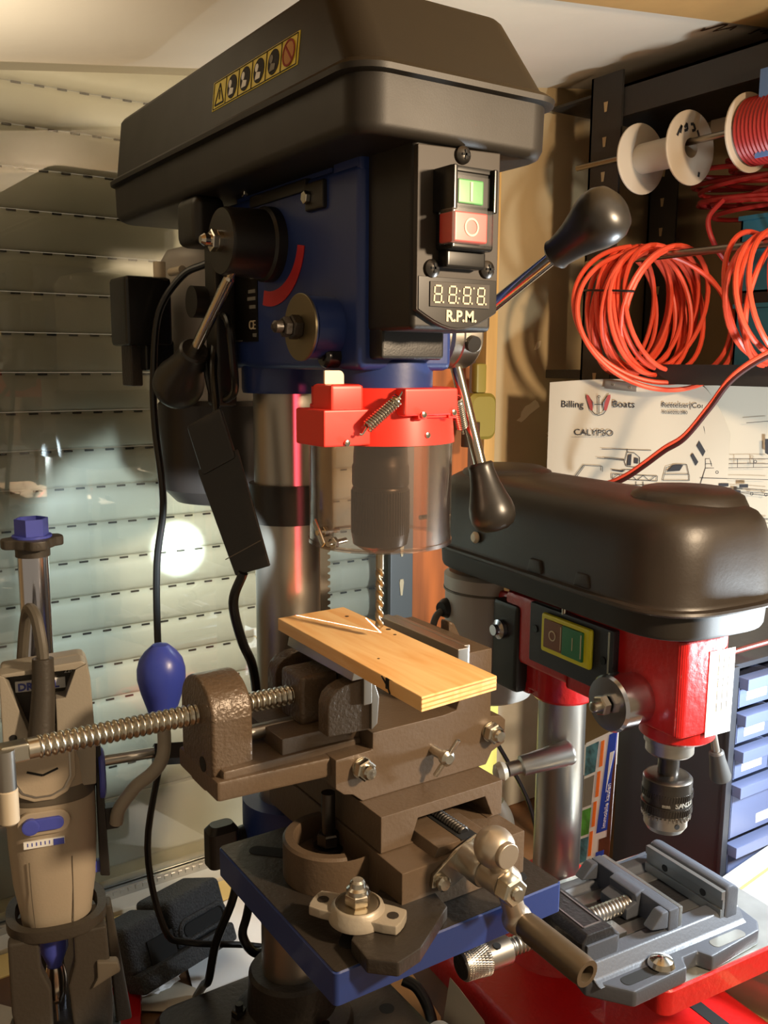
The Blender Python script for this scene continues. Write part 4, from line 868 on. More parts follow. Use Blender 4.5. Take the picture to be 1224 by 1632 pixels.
bm = B(); loft(bm, [oval(.026, .024, .205), oval(.0285, .026, .209), oval(.030, .0275, .225), oval(.0345, .031, .255), oval(.0365, .033, .29), oval(.037, .034, .32), oval(.0375, .035, .345), oval(.0365, .034, .37), oval(.034, .032, .385), oval(.030, .028, .395)])
bd = obj('body', bm, 'tool_grey', rt, ang=50)
bm = B(); loft(bm, [oval(.0372, .0347, .334), oval(.0378, .0353, .336), oval(.0378, .0353, .3465), oval(.0372, .0347, .348)]); obj('dark_band', bm, 'tool_dark', rt)
bm = B(); sh2 = [(-.026, .378), (.026, .378), (.026, .349), (.019, .336), (.008, .3305), (-.008, .3305), (-.019, .336), (-.026, .349)]
prism(bm, sh2, TP(-.005, .031, .010), tu, Z, tv * .007, .002); hz_ = obj('front_shield', bm, 'tool_grey', rt)
bm = B(); strip(bm, [(-.0215, .378), (-.0215, .350), (-.016, .340), (-.006, .3352), (.006, .3352), (.016, .340), (.0215, .350), (.0215, .378)], TP(-.005, .0382, .010), tu, Z, tv, .0014, .0006); obj('chrome_line', bm, 'satin_steel', hz_, wn=False)
bm = B(); strip(bm, [(-.012, .358), (0, .3535), (.012, .358)], TP(-.005, .0382, .010), tu, Z, tv, .0018, .0003); obj('notch', bm, 'dark_hole', hz_, wn=False)
bm = B(); prism(bm, rrect(-.021, .021, -.0105, .0105, .0104), TP(-.006, .031, .3205), tu, Z, tv * .0055, .0015); rc = obj('switch_recess', bm, 'tool_grey', rt)
bm = B(); prism(bm, rrect(-.0145, .0155, -.0055, .0055, .005), TP(-.006, .036, .3205), tu, Z, tv * .0035, .001); lathe(bm, [(.0068, 0), (.0068, .0042), (.005, .0048)], TP(-.0165, .036, .3200), tv, 20); obj('slide_switch', bm, 'violet_blue', rc, 'blue slide switch')
bm = B(); box(bm, (-.019, .0327, -.0032), (.0135, .0348, .0032), .0004, T=TS); sd_ = obj('speed_scale', bm, 'white_print', rt)
bm = B()
for k in range(6): box(bm, (-.016 + k * .0034, .0347, -.001), (-.0152 + k * .0034, .0351, .002), T=TS)
box(bm, (.0045, .0347, -.0028), (.0130, .0352, .0026), T=TS); obj('scale_marks', bm, 'violet_blue', sd_, wn=False)
bm = B(); box(bm, (-.016, .024, .2085 - .2915), (.014, .0292, .2145 - .2915), .0008, T=TT); obj('bottom_tab', bm, 'tool_grey', rt)
for u in (-.0195, .0145):
    bm = B(); tube(bm, [TP(u, .0318, .285), TP(u * .97, .0295, .25), TP(u * .88, .0268, .215)], .0004); obj('seam', bm, 'tool_dark', bd, wn=False)
bm = B(); tube(bm, [TP(-.0002, .031, .4605), TP(-.001, .033, .435), TP(-.003, .036, .412), TP(-.0045, .038, .397)], lambda t: .0085 + .0022 * t, 16); cylp = obj('cord_sleeve', bm, 'stand_grey', rt)
bm = B(); tube(bm, [TP(.0, .030, .459), TP(-.001, .027, .475), TP(-.004, .020, .493), TP(-.009, .008, .497), TP(-.013, -.006, .48), TP(-.0176, -.02, .44), TP(-.02, -.03, .40)], .0048, 10); obj('power_cord', bm, 'cable_grey', cylp)
# drill stand: holder, pole, lever with the blue egg knob
ds = thing('drill_stand', (-.212, .060, 0), 'grey and chrome rotary-tool drill stand with blue egg-shaped lever knob', 'drill stand')
bm = B(); prism(bm, [(-.034, .342), (.037, .342), (.038, .384), (.036, .440), (.0335, .4515), (.0295, .4545), (-.034, .4495)], TP(0, -.010, 0), tu, Z, tv * .020, .003); ho = obj('carriage', bm, 'plastic_grey', ds)
for nm_, pg in (('carriage_wing', [(-.034, .4495), (-.0298, .4475), (-.0143, .3995), (-.0125, .352), (-.034, .345)]), ('carriage_wing', [(.0245, .4475), (.0335, .4515), (.036, .440), (.038, .384), (.037, .345), (.0078, .345), (.0078, .4243), (.0155, .4244)]), ('carriage_bar', [(-.034, .4495), (.0295, .4545), (.0335, .4515), (.0245, .4475), (-.0298, .4465)])):
    bm = B(); prism(bm, pg, TP(0, .010, 0), tu, Z, tv * .019, .0012); obj(nm_, bm, 'plastic_grey', ho)
bm = B(); prism(bm, [(-.031, .447), (.030, .449), (.030, .40), (-.031, .39)], TP(0, .0095, 0), tu, Z, tv * .001); obj('recess', bm, 'stand_grey', ho)
bm = B(); box(bm, (-.0230, .0105, .4275 - .2915), (.0165, .0125, .4370 - .2915), .0004, T=TT); np_ = obj('name_plate', bm, 'white_print', ho)
text('DREMEL', .0085, TP(-.0210, .0130, .4290), tu, Z, 'violet_blue', np_, bold=.0003, sx=1.05)
text('220', .0052, TP(.0158, .0112, .4400), tu, Z, 'white_print', ho)
bm = B(); cyl(bm, TP(-.026, .0293, .395), TP(-.026, .0297, .395), .003); obj('wing_hole', bm, 'dark_hole', ho)
px_, py_ = -.2172, .0600
bm = B(); cyl(bm, (px_, py_, .0), (px_, py_, .545), .0128, n=32); obj('pole', bm, 'chrome', ds)
bm = B(); st = []
for k in range(48):
    t = 2 * math.pi * k / 48; st.append(((.0225 + .0042 * max(-.6, min(.8, 1.5 * math.cos(4 * t)))) * math.cos(t), (.0225 + .0042 * max(-.6, min(.8, 1.5 * math.cos(4 * t)))) * math.sin(t)))
prism(bm, st, (px_, py_, .540), X, Y, (0, 0, .0085), .0015); cyl(bm, (px_, py_, .532), (px_, py_, .541), .0145, n=28); obj('star_disc', bm, 'stand_grey', ds)
bm = B(); cyl(bm, (px_, py_, .5485), (px_, py_, .5505), .0165, n=32); lathe(bm, [(.0142, .5505), (.0142, .565), (.0125, .565), (.0125, .560), (0, .560)], (px_, py_, 0), Z, 6, True, .5); obj('hex_cap', bm, 'violet_blue', ds, 'violet-blue plastic hex cap')
# right rail, gear disc, axle, lever
bm = B(); prism(bm, [(.0327, .374), (.0379, .374), (.0414, .250), (.0329, .2518)], TP(.0045, .002, 0), tu, Z, tv * .012, .0015); ra = obj('side_rail', bm, 'black_arm', ds)
bm = B(); lathe(bm, [(.021, 0), (.022, .0015), (.022, .004), (.019, .0055)], TP(.0400, .004, .3437), tu, 32); obj('gear_disc', bm, 'violet_blue', ds, 'violet-blue disc behind the rail')
bm = B(); box(bm, (.0320, .004, -.038), (.045, .010, -.027), .001, T=TT); obj('latch', bm, 'violet_blue', ds)
bm = B(); cyl(bm, TP(.043, .004, .354), TP(.090, -.004, .352), .0048, n=18); ax_ = obj('axle', bm, 'satin_steel', ds)
bm = B(); cyl(bm, TP(.088, -.004, .350), TP(.114, -.006, .347), .0105, n=4); obj('axle_block', bm, 'black_gloss', ax_)
bm = B(); prism(bm, rrect(.0380, .056, .292, .312, .002), TP(0, -.002, 0), tu, Z, tv * .012, .001); obj('lever_socket', bm, 'black_arm', ds)
lp = [TP(.0527, .012, .2985), TP(.0557, .014, .3120), TP(.0694, .016, .3307), TP(.0846, .018, .3426), TP(.0931, .018, .3542), TP(.0958, .018, .3713), TP(.0949, .018, .3900), TP(.0949, .018, .400)]
bm = B(); tube(bm, lp, .0060, 14); lv_ = obj('lever_arm', bm, 'plastic_grey', ds)
bm = B(); lathe(bm, [(.0095, 0), (.0115, .001), (.0135, .008), (.0180, .022), (.0207, .034), (.0206, .043), (.0185, .051), (.0140, .0575), (.0070, .0640), (0, .065)], TP(.0950, .018, .3945), Z, 36); obj('egg_knob', bm, 'egg_blue', lv_, 'blue egg-shaped plastic knob')
# lower cage of the stand around the tool nose
bm = B(); rg = [oval(.041, .038, .213), oval(.042, .039, .215), oval(.042, .039, .224), oval(.0345, .032, .224), oval(.0335, .031, .213)]
loft(bm, rg + [oval(.041, .038, .213)], False, False); cg = obj('nose_ring', bm, 'stand_grey', ds)
bm = B(); prism(bm, [(-.0400, .216), (-.0155, .216), (-.0145, .186), (-.0075, .166), (-.0075, .12), (-.0330, .10), (-.0400, .15)], TP(0, .020, 0), tu, Z, tv * .014, .003); obj('cage_post', bm, 'stand_grey', ds)
bm = B(); prism(bm, [(.0120, .216), (.0400, .216), (.0430, .14), (.0400, .10), (.0100, .10), (.0060, .166), (.0120, .186)], TP(0, .020, 0), tu, Z, tv * .014, .003); obj('cage_post', bm, 'stand_grey', ds)
bm = B(); prism(bm, [(.030, .186), (.048, .182), (.050, .172), (.040, .168), (.024, .160), (.030, .170)], TP(0, .028, 0), tu, Z, tv * .010, .002); obj('cage_clip', bm, 'tool_dark', ds)
bm = B(); box(bm, (-.046, -.04, 0), (.050, .03, .10), .006, T=Matrix.Translation((lx_, ly_, 0)) @ Matrix(((tu.x, tv.x, 0, 0), (tu.y, tv.y, 0, 0), (0, 0, 1, 0), (0, 0, 0, 1)))); prism(bm, [(.040, .218), (.046, .218), (.060, .10), (.046, .10)], TP(0, -.01, 0), tu, Z, tv * .016, .002); prism(bm, [(-.040, .20), (.040, .20), (.040, .10), (-.040, .10)], TP(0, -.036, 0), tu, Z, tv * .006); obj('foot_block', bm, 'stand_grey', ds)
bm = B(); lathe(bm, [(.012, .205), (.012, .186), (.009, .178), (.006, .170)], TP(-.004, .004, 0), Z, 20); obj('nose_cap', bm, 'violet_blue', rt)
bm = B(); lathe(bm, [(.0075, .170), (.0095, .160), (.0095, .145), (.006, .135), (.0016, .132), (.0016, .115)], TP(-.004, .004, 0), Z, 18); obj('collet', bm, 'bright_steel', rt)
bm = B(); ringtube(bm, TP(.022, .040, .105), tv, .021, .0125, .010, 32); box(bm, (-.012, .035, .122 - .2915), (.014, .046, .128 - .2915), .001, T=TT); box(bm, (-.038, .036, .110 - .2915), (-.010, .046, .121 - .2915), .001, T=TT); obj('depth_ring', bm, 'plastic_grey', ds)

# ================================================================== cords, work-light paddle
def cord(nm, pts, r, m, label, par=None, n=10):
    bm = B(); tube(bm, pts, r, n); o = obj(nm, bm, m, par, label if par else None, wn=False); return o if par else tag(o, label, 'cable')
cord('power_cord', [(-.051, .0567, .7887), (-.0675, .0775, .778), (-.086, .0915, .7438), (-.0945, .0873, .6854), (-.0966, .0817, .6388), (-.0984, .0606, .5703), (-.1061, .0614, .5126), (-.1081, .0609, .4404), (-.1037, .0689, .3349), (-.1171, .0861, .2166), (-.1034, .0834, .1235), (-.0775, .0855, .0973), (-.0168, .078, .0764), (.03, .085, .05)], .0034, 'cable_black', 'thin black cord hanging from the motor past the blue egg knob', dp)
cord('black_cable', [(-.030, .055, .20), (-.0414, .0489, .1559), (-.0561, .0609, .105), (-.0625, .0684, .0597), (-.0605, .088, .040), (-.058, .118, .006)], .0045, 'cable_black', 'thick black cord crossing the white paper left of the base')
cord('black_cable', [(-.018, .052, .16), (-.0229, .0571, .125), (-.0284, .0569, .1055), (-.0231, .0523, .0893), (-.0112, .0527, .0798), (.01, .055, .085), (.02, .05, .12)], .0048, 'cable_black', 'thick black cord looping behind the chrome pillar foot')
cord('switch_cord', [(-.052, .036, .74), (-.062, -.012, .735), (-.060, -.018, .70), (-.056, -.008, .672), (-.062, .02, .668), (-.066, .03, .70)], .0036, 'cable_black', 'black cord curling beside the rating plate under the head', dp)
cord('hanging_cord', [(-.060, .02, .72), (-.072, -.002, .69), (-.076, -.016, .66), (-.086, -.04, .638), (-.088, -.055, .622)], .0034, 'cable_black', 'black cord leading from the head down to the paddle', dp)
pd = thing('lamp_paddle', (-.084, -.078, .5285), 'flat black plastic paddle hanging askew left of the steel pillar', 'lamp')
pc = [V((-.1081, -.0493, .6111)), V((-.079, -.0649, .6291)), V((-.0644, -.0929, .534)), V((-.0889, -.0785, .5257))]
cord('lamp_cord', [(-.0833, -.0821, .5285), (-.088, -.0716, .5017), (-.0768, -.0618, .4648), (-.0596, -.0457, .4339), (-.0508, -.036, .3957), (-.052, -.04, .36), (-.058, -.03, .31)], .0042, 'cable_black', 'glossy black cord running down from the flat black paddle', pd)
nn = (pc[1] - pc[0]).cross(pc[2] - pc[0]).normalized()
if nn.y < 0: nn = -nn
u_ = (pc[1] - pc[0]).normalized(); w_ = nn.cross(u_)
P2 = [((p - pc[0]).dot(u_), (p - pc[0]).dot(w_)) for p in pc]
bm = B(); prism(bm, P2, pc[0], u_, w_, nn * .006, .0012); pb_ = obj('panel', bm, 'black_arm', pd)
ax2 = ((pc[3] + pc[2]) / 2 - (pc[0] + pc[1]) / 2)
bm = B(); m1 = [pc[0] + ax2 * .0, pc[1]]; box(bm, (-.016, -.002, -.022), (.016, .008, .022), .003, T=Matrix.Translation((pc[0] + pc[1]) / 2 - ax2 * .16) @ Matrix((((u_).x, nn.x, -ax2.normalized().x, 0), (u_.y, nn.y, -ax2.normalized().y, 0), (u_.z, nn.z, -ax2.normalized().z, 0), (0, 0, 0, 1)))); obj('hinge_end', bm, 'black_arm', pd)
bm = B(); lathe(bm, [(.009, 0), (.009, .0015), (.007, .002)], V((-.0765, -.0665, .560)), nn, 20); obj('led_window', bm, 'white_print', pb_)
bm = B(); a_ = pc[0] + ax2 * .80 + u_ * .000 - nn * .0002; strip(bm, [((a_ - pc[0]).dot(u_), (a_ - pc[0]).dot(w_)), ((a_ + (pc[1] - pc[0]) * .88 - pc[0]).dot(u_), (a_ + (pc[1] - pc[0]) * .88 - pc[0]).dot(w_))], pc[0], u_, w_, -nn, .0008, .0005); obj('groove', bm, 'tool_dark', pb_, wn=False)

# ================================================================== black rack on the right wall with spools and cable coils
rk = thing('shelf_rack', (.70, .20, .68), 'black slotted-angle shelf rack above the boat plan', 'shelf')
def post(x, y, z0_, z1, t=.004, w=.062, side=1, hs=True):
    bm = B(); box(bm, (x, y - w, z0_), (x + t, y, z1)); box(bm, (x, y - t, z0_), (x + .04, y, z1)); p = obj('post', bm, 'rack_black', rk)
    bm = B(); z = z0_ + .03
    while z < z1 - .02:
        prism(bm, [(-.004, .006), (.004, .006), (.0022, -.008), (-.0022, -.008)], (x - .0003, y - w * .5, z), Y, Z, (-.0003, 0, 0)); z += .05
    obj('keyholes', bm, 'plaster', p, wn=False)['kind'] = 'stuff'
post(.68, .306, .35, 1.125); post(.93, .405, .35, 1.14)
bm = B(); box(bm, (.684, -.45, 1.060), (.69, .302, 1.104)); box(bm, (.684, -.45, 1.100), (.95, .40, 1.104)); obj('top_rail', bm, 'rack_black', rk)
bm = B(); box(bm, (.684, -.45, .676), (.960, .39, .690), .001); box(bm, (.681, -.45, .672), (.685, .302, .700)); obj('shelf_board', bm, 'rack_black', rk)
bm = B(); cyl(bm, (.68, .33, 1.000), (.68, -.40, 1.000), .0045, n=14); obj('spool_rod', bm, 'rod_steel', rk)
bm = B(); cyl(bm, (.68, .30, .853), (.68, -.40, .853), .0055, n=14); obj('coil_rod', bm, 'rod_steel', rk)
def spool(y0, y1, z, label, wire):
    s = thing('cable_spool', (.68, (y0 + y1) / 2, z - .049), label, 'spool')
    for k, y in enumerate((y0, y1)):
        bm = B(); lathe(bm, [(.013, -.002), (.047, -.002), (.049, -.001), (.049, .001), (.047, .002), (.013, .002), (.013, -.002)], (.68, y, z), Y, 48, False); f = obj('flange', bm, 'spool_white', s)
    bm = B(); ringtube(bm, (.68, y1, z), Y, .021, .013, y0 - y1, 32); obj('core', bm, 'spool_white', s)
    if wire:
        bm = B(); pr = [(.022, -.004)]; n = 15; w = y0 - y1 - .008
        for k in range(n): pr += [(.0405, -.004 - w * (k + .1) / n), (.042, -.004 - w * (k + .5) / n), (.0405, -.004 - w * (k + .9) / n)]
        pr.append((.022, -.004 - w)); lathe(bm, pr, (.68, y0, z), Y, 40, False); obj('wound_wire', bm, 'cable_red_dark', s)
    return s
s1 = spool(.2017, .1157, .992, 'empty white plastic spool with black handwriting on its flange', False)
bm = B()
for pts in ([(-.030, .012), (-.026, .020), (-.022, .026), (-.024, .016)], [(-.016, .024), (-.012, .030), (-.010, .022), (-.016, .020)], [(-.004, .030), (.002, .031), (.006, .024), (.0, .022)], [(.010, .024), (.014, .018), (.016, .010)], [(.018, -.036), (.019, -.030)]): strip(bm, pts, (.68, .1134, .992), X, Z, -Y, .0035, .0004)
obj('handwriting', bm, 'ink', s1, wn=False)
spool(.0228, -.070, .994, 'white plastic spool wound with dark red wire', True)
def coil_loops(nm, y0, y1, xc, zc, r, n, m, label, extra=(), seed=1, tie=None):
    rnd = random.Random(seed); c = thing(nm, (xc, (y0 + y1) / 2, zc - r), label, 'cable')
    for k in range(n):
        y = y0 + (y1 - y0) * (k + .5) / n; a = r * rnd.uniform(.88, 1); b = r * rnd.uniform(.90, 1.02); ph = rnd.uniform(-.05, .05); t1, t2 = rnd.uniform(-.022, .022), rnd.uniform(-.012, .012); top = zc + .853 - zc + .0055 + .003 + rnd.uniform(0, .010)
        pts = []
        for q in range(40):
            t = 2 * math.pi * q / 40; x = a * math.sin(t); z = b * math.cos(t)
            pts.append((xc + x + ph * .2, y + t1 * math.cos(t) + t2 * math.sin(t), zc + z + (top - (zc + b)) * (1 + math.cos(t)) / 2))
        bm = B(); tube(bm, pts, .0036, 8, smooth=False, closed=True); obj('loop', bm, m, c, wn=False)
    for e in extra:
        bm = B(); tube(bm, e, .0036, 8); obj('loop', bm, m, c, wn=False)
    if tie:
        bm = B(); tube(bm, tie, .0016, 8); obj('wire_tie', bm, 'cable_black', c, wn=False)
    return c
big = []
for q in range(33):
    t = 2 * math.pi * q / 32 * .98; big.append((.68 + .10 * math.sin(t) * 1.05, .165 - .052 * math.sin(t) + .03 * math.cos(t), .772 + .098 * math.cos(t)))
big2 = [(p[0] - .004, p[1] - .012, p[2] - .010) for p in big]
coil_loops('cable_coil', .232, .150, .690, .772, .086, 15, 'cable_orange', 'hanging coil of bright orange cable tied with a black wire', (big, big2), 3, [(.612, .246, .806), (.602, .222, .805), (.600, .19, .803), (.606, .160, .801), (.618, .146, .800)])
coil_loops('cable_coil', .000, -.07, .68, .782, .082, 7, 'cable_orange', 'second orange cable coil cut off by the right picture edge', (), 5)
rw = thing('wire_bundle', (.86, .11, .91), 'bundle of dark red wire lying on the blue bins inside the rack', 'cable')
rnd = random.Random(11)
for k in range(11):
    a, b = rnd.uniform(.05, .075), rnd.uniform(.10, .15); cx, cy, cz = .80 + rnd.uniform(-.015, .015), .04 + rnd.uniform(-.03, .03), .915 + k * .006; pts = []
    tz = rnd.uniform(-.02, .02)
    for q in range(28):
        t = 2 * math.pi * q / 28; pts.append((cx + a * math.cos(t), cy + b * math.sin(t), cz + tz * math.sin(t)))
    bm = B(); tube(bm, pts, .0036, 7, smooth=False, closed=True); obj('loop', bm, 'cable_red_dark', rw, wn=False)
bm = B(); tube(bm, [(.74, .10, .93), (.72, .11, .90), (.73, .10, .86), (.76, .09, .83)], .0036); obj('loose_end', bm, 'cable_red_dark', rw, wn=False)
def bin_(x0, y0, x1, y1, z0_, z1, label, nm='storage_bin'):
    b = thing(nm, ((x0 + x1) / 2, (y0 + y1) / 2, z0_), label, 'box'); bm = B(); t = .003
    box(bm, (x0, y0, z0_), (x1, y1, z0_ + t)); box(bm, (x0, y0, z0_), (x0 + t, y1, z1)); box(bm, (x1 - t, y0, z0_), (x1, y1, z1)); box(bm, (x0, y0, z0_), (x1, y0 + t, z1)); box(bm, (x0, y1 - t, z0_), (x1, y1, z1)); box(bm, (x0 - .003, y0 - .003, z1 - .006), (x0, y1 + .003, z1)); obj('tub', bm, 'teal', b)
    bm = B()
    for k in range(5): box(bm, (x0 - .002, y0 + .018 + k * .013, z0_ + .02), (x0, y0 + .024 + k * .013, z1 - .016), .001)
    obj('front_ribs', bm, 'spool_white' if z0_ > .8 else 'teal', b); return b
bin_(.76, -.06, .90, .085, .690, .785, 'blue storage bin at the bottom of the black rack')
bin_(.76, -.06, .90, .085, .800, .905, 'teal ribbed storage bin under the dark red wire')
bm = B(); box(bm, (.76, -.06, .785), (.90, .085, .800)); tag(obj('storage_tray', bm, 'black_plastic'), 'flat black tray lying between the two blue bins', 'tray')
bm = B(); box(bm, (.655, -.06, .955), (.657, -.005, 1.06), .0005); tag(obj('plastic_card', bm, 'blue_card'), 'light blue plastic sheet hanging at the right picture edge', 'sheet')
bm = B(); box(bm, (.80, -.10, 1.035), (.95, .18, 1.058), .002); tag(obj('board', bm, 'pin_beige'), 'grey-beige board lying under the rack top behind the spools', 'board')

# ================================================================== boat plan sheets under the rack
PO = V((.6, .2873, .6758)); PU = V((.599, -.801, 0)).normalized(); PN = V((-.801, -.599, 0)).normalized()
def PP(u, v, d=0): return PO + PU * u - Z * v + PN * d
def sheet(nm, u0, u1, v1, d, topf, label, nu=28, nv=20, curl=None, mt='paper'):
    s = thing(nm, PP((u0 + u1) / 2, v1, d), label, 'paper'); bm = B(); g_ = []
    for i in range(nu + 1):
        u = u0 + (u1 - u0) * i / nu; row = []
        for j in range(nv + 1):
            f = j / nv; vt = topf(u); v = vt + (v1 - vt) * f; dd_ = d + .0015 * math.sin(u * 60) * (1 - f) + (curl(u, v) if curl else 0); row.append(bm.verts.new(PP(u, v, dd_)))
        g_.append(row)
    for i in range(nu):
        for j in range(nv): bm.faces.new([g_[i][j], g_[i + 1][j], g_[i + 1][j + 1], g_[i][j + 1]])
    o = obj('page', bm, mt, s, wn=False, ang=80)
    sm = o.modifiers.new('t', 'SOLIDIFY'); sm.thickness = .0004; return s
p1t = lambda u: .004 - .006 * math.sin(min(1, u / .2) * 3.1) if u < .2 else -.002 + ((u - .2) / .062) ** 2 * .075
plan1 = sheet('boat_plan', 0, .262, .36, .008, p1t, 'pinned boat plan sheet with side view and red-grey logo', curl=lambda u, v: .016 * max(0, (u - .20) / .06) ** 2 * max(0, 1 - v / .16))
sheet('boat_plan', .19, .335, .425, -.002, lambda u: .002 + .004 * math.sin(u * 9), 'second boat plan sheet behind the curled one, at the right edge')
def PD(nm, build, m, d=.0105):
    bm = B(); build(bm, PO + PN * d); return obj(nm, bm, m, plan1, wn=False)
inv = lambda l: [(a, -b) for a, b in l]
def b1(bm, o):
    for l in PLAN['lines']:
        strip(bm, inv(l), o, PU, Z, PN, .0008, .0003)
PD('plan_lines', b1, 'ink')['kind'] = 'stuff'
def b2(bm, o):
    for l in PLAN['fills']: flat(bm, inv(l), o, PU, Z, PN, .0003)
    for a, b in PLAN['circ']: lathe(bm, [(.0014, 0), (.0023, 0), (.0023, .0003), (.0014, .0003), (.0014, 0)], o + PU * a - Z * b, PN, 14, False)
PD('plan_shapes', b2, 'ink')['kind'] = 'stuff'
def b3(bm, o):
    for l in PLAN['red']: flat(bm, inv(l), o, PU, Z, PN, .0003)
PD('logo_wings', b3, 'ink_red')
def b4(bm, o):
    for l in PLAN['gry']: flat(bm, inv(l), o, PU, Z, PN, .0003)
PD('logo_bars', b4, 'ink_grey')
def b5(bm, o):
    for l in PLAN['anch']: strip(bm, inv(l), o, PU, Z, PN, .0011, .0003)
    lathe(bm, [(.0012, 0), (.002, 0), (.002, .0003), (.0012, .0003), (.0012, 0)], o + PU * PLAN['anch'][0][0][0] - Z * (PLAN['anch'][0][0][1] - .002), PN, 12, False)
PD('logo_anchor', b5, 'ink')
for (a, b), s_, t_ in PLAN['txt']: text(t_, s_ * .000330, PP(a, b, .0105), PU, Z, 'ink', plan1, .0002, sx=1.0 if t_ != 'CALYPSO' else 1.05)
bm = B(); strip(bm, [(.036, -.0855), (.088, -.0835)], PO + PN * .0105, PU, Z, PN, .0004, .0003); obj('title_rule', bm, 'ink_grey', plan1, wn=False)
bm = B(); flat(bm, [(.082, -.012), (.083, .0), (.128, -.004), (.128, -.016)], PO + PN * .0105, PU, Z, PN, .0012); cp = obj('clip_plate', bm, 'satin_steel', plan1, wn=False)
for a, b in ((.094, .006), (.119, .010)):
    bm = B(); cyl(bm, PP(a, b, .011), PP(a, b, .0135), .002); obj('clip_rivet', bm, 'zinc', cp)
# twin red-black wire in front of the plan, and the one further down
wv = [V((.600, .1785, .5241)), V((.594, .150, .532)), V((.593, .120, .546)), V((.594, .090, .566)), V((.596, .060, .588)), V((.598, .030, .607)), V((.600, -.005, .648)), V((.60, -.037, .686)), V((.62, -.075, .716)), V((.66, -.14, .75))]
tw = thing('twin_wire', (.6, .1, .52), 'red and black twin wire sticking out across the boat plan', 'cable')
bm = B(); tube(bm, [p + Z * .0026 for p in wv], .0031, 8); obj('red_strand', bm, 'cable_orange', tw, wn=False)
bm = B(); tube(bm, [p - Z * .0028 for p in wv], .0031, 8); obj('black_strand', bm, 'strand_dark', tw, wn=False)
cord('brown_rod', [(.36, -.02, .318), (.47, -.06, .334), (.58, -.12, .370), (.72, -.20, .41)], .0036, 'rod_brown', 'dark brownish red rod running right behind the red press head')

# ================================================================== drawer cabinet, leaflet, boxes at the right
cb = thing('drawer_cabinet', (.62, -.05, 0), 'black small-parts cabinet with clear drawers right of the red press', 'cabinet')
bm = B(); box(bm, (.50, -.132, 0), (.506, .030, .356), .001); box(bm, (.506, -.128, .350), (.80, .030, .356)); box(bm, (.506, .024, 0), (.80, .030, .352)); box(bm, (.80, -.132, 0), (.806, .030, .356)); box(bm, (.506, -.128, 0), (.80, .03, .02))
box(bm, (.4985, -.138, 0), (.509, -.132, .358), .001)
cs_ = obj('case', bm, 'cabinet_black', cb)
zt = .348
rows = [(.044, 4), (.044, 4), (.044, 4), (.075, 2), (.075, 2)]
for h, n in rows:
    w = .286 / n
    for k in range(n):
        x0 = .510 + k * w; z1 = zt - .003; z0_ = zt - h
        bm = B(); t = .002
        box(bm, (x0, -.138, z0_ + .003), (x0 + w - .004, -.135, z1 - .012), .0008); box(bm, (x0, -.138, z0_ + .003), (x0 + t, -.02, z1 - .006)); box(bm, (x0 + w - .004 - t, -.138, z0_ + .003), (x0 + w - .004, -.02, z1 - .006)); box(bm, (x0, -.135, z0_ + .003), (x0 + w - .004, -.02, z0_ + .005))
        d_ = obj('drawer', bm, 'drawer_frost', cb)
        bm = B(); box(bm, (x0, -.150, z1 - .014), (x0 + w - .004, -.134, z1), .001); obj('pull_lip', bm, 'drawer_frost', d_)
        bm = B(); cx = x0 + (w - .004) / 2; box(bm, (cx - .019, -.1386, z0_ + .010), (cx + .019, -.138, z0_ + .022), .0004); obj('paper_label', bm, 'paper_white', d_)
    zt -= h
    bm = B(); box(bm, (.506, -.130, zt - .001), (.80, -.02, zt + .0015)); obj('divider', bm, 'cabinet_black', cb)
# leaning leaflet
lf = thing('leaflet', (.475, .03, .0), 'colourful estate-agent leaflet leaning upright between pillar and cabinet', 'leaflet')
A0 = V((.4790, .0666, .1975)); A1 = V((.4810, .0133, .2375)); LU = (A1 - A0); LW = V((.0, .002, -.23)); LN = LU.cross(LW).normalized()
if LN.x > 0: LN = -LN
LL = LU.length; LUn = LU.normalized(); LWn = V((0, .02, -1)).normalized()
bm = B(); flat(bm, [(0, 0), (LL, 0), (LL - .004, .255), (0, .22)], A0 - LN * .0006, LUn, LWn, LN, .0006); pg_ = obj('page', bm, 'label_white', lf, wn=False)
def patch(nm, poly, m, k=1):
    bm = B(); flat(bm, [(a * LL, b) for a, b in poly], A0 + LN * .0003 * k, LUn, LWn, LN, .0003); return obj(nm, bm, m, pg_, wn=False)
patch('photo', [(.02, .006), (.42, .006), (.36, .048), (.02, .048)], 'label_teal'); patch('photo', [(.02, .052), (.34, .052), (.30, .094), (.02, .094)], 'grey_print'); patch('photo', [(.02, .098), (.30, .098), (.27, .136), (.02, .136)], 'label_green'); patch('photo', [(.02, .140), (.27, .140), (.24, .176), (.02, .176)], 'label_teal'); patch('photo', [(.02, .180), (.24, .180), (.22, .214), (.02, .214)], 'label_green')
patch('blue_banner', [(.74, .004), (.97, .004), (.86, .140), (.52, .140)], 'label_blue'); patch('white_wedge', [(.80, .03), (.93, .03), (.74, .085)], 'label_white', 2); patch('brown_photo', [(.90, .062), (.985, .03), (.97, .25), (.62, .25), (.62, .150), (.86, .150)], 'label_brown'); patch('blue_banner', [(.55, .168), (.80, .168), (.78, .25), (.52, .25)], 'label_blue', 2)
for k in range(5):
    a = .50 - k * .062; z_ = .008 + k * .042
    patch('orange_pill', [(a, z_), (a + .10, z_), (a + .08, z_ + .036), (a - .02, z_ + .036)], 'label_orange', 2)
text('immobile kaufen', .0105, A0 + LUn * LL * .80 + LWn * .136 + LN * .0012, (-LWn + LUn * .10), -(LUn), 'white_print', pg_, .0002, sx=.95)
text('mobile verkaufen', .0098, A0 + LUn * LL * .71 + LWn * .250 + LN * .0014, (-LWn + LUn * .03), -(LUn), 'white_print', pg_, .0002, sx=.80)
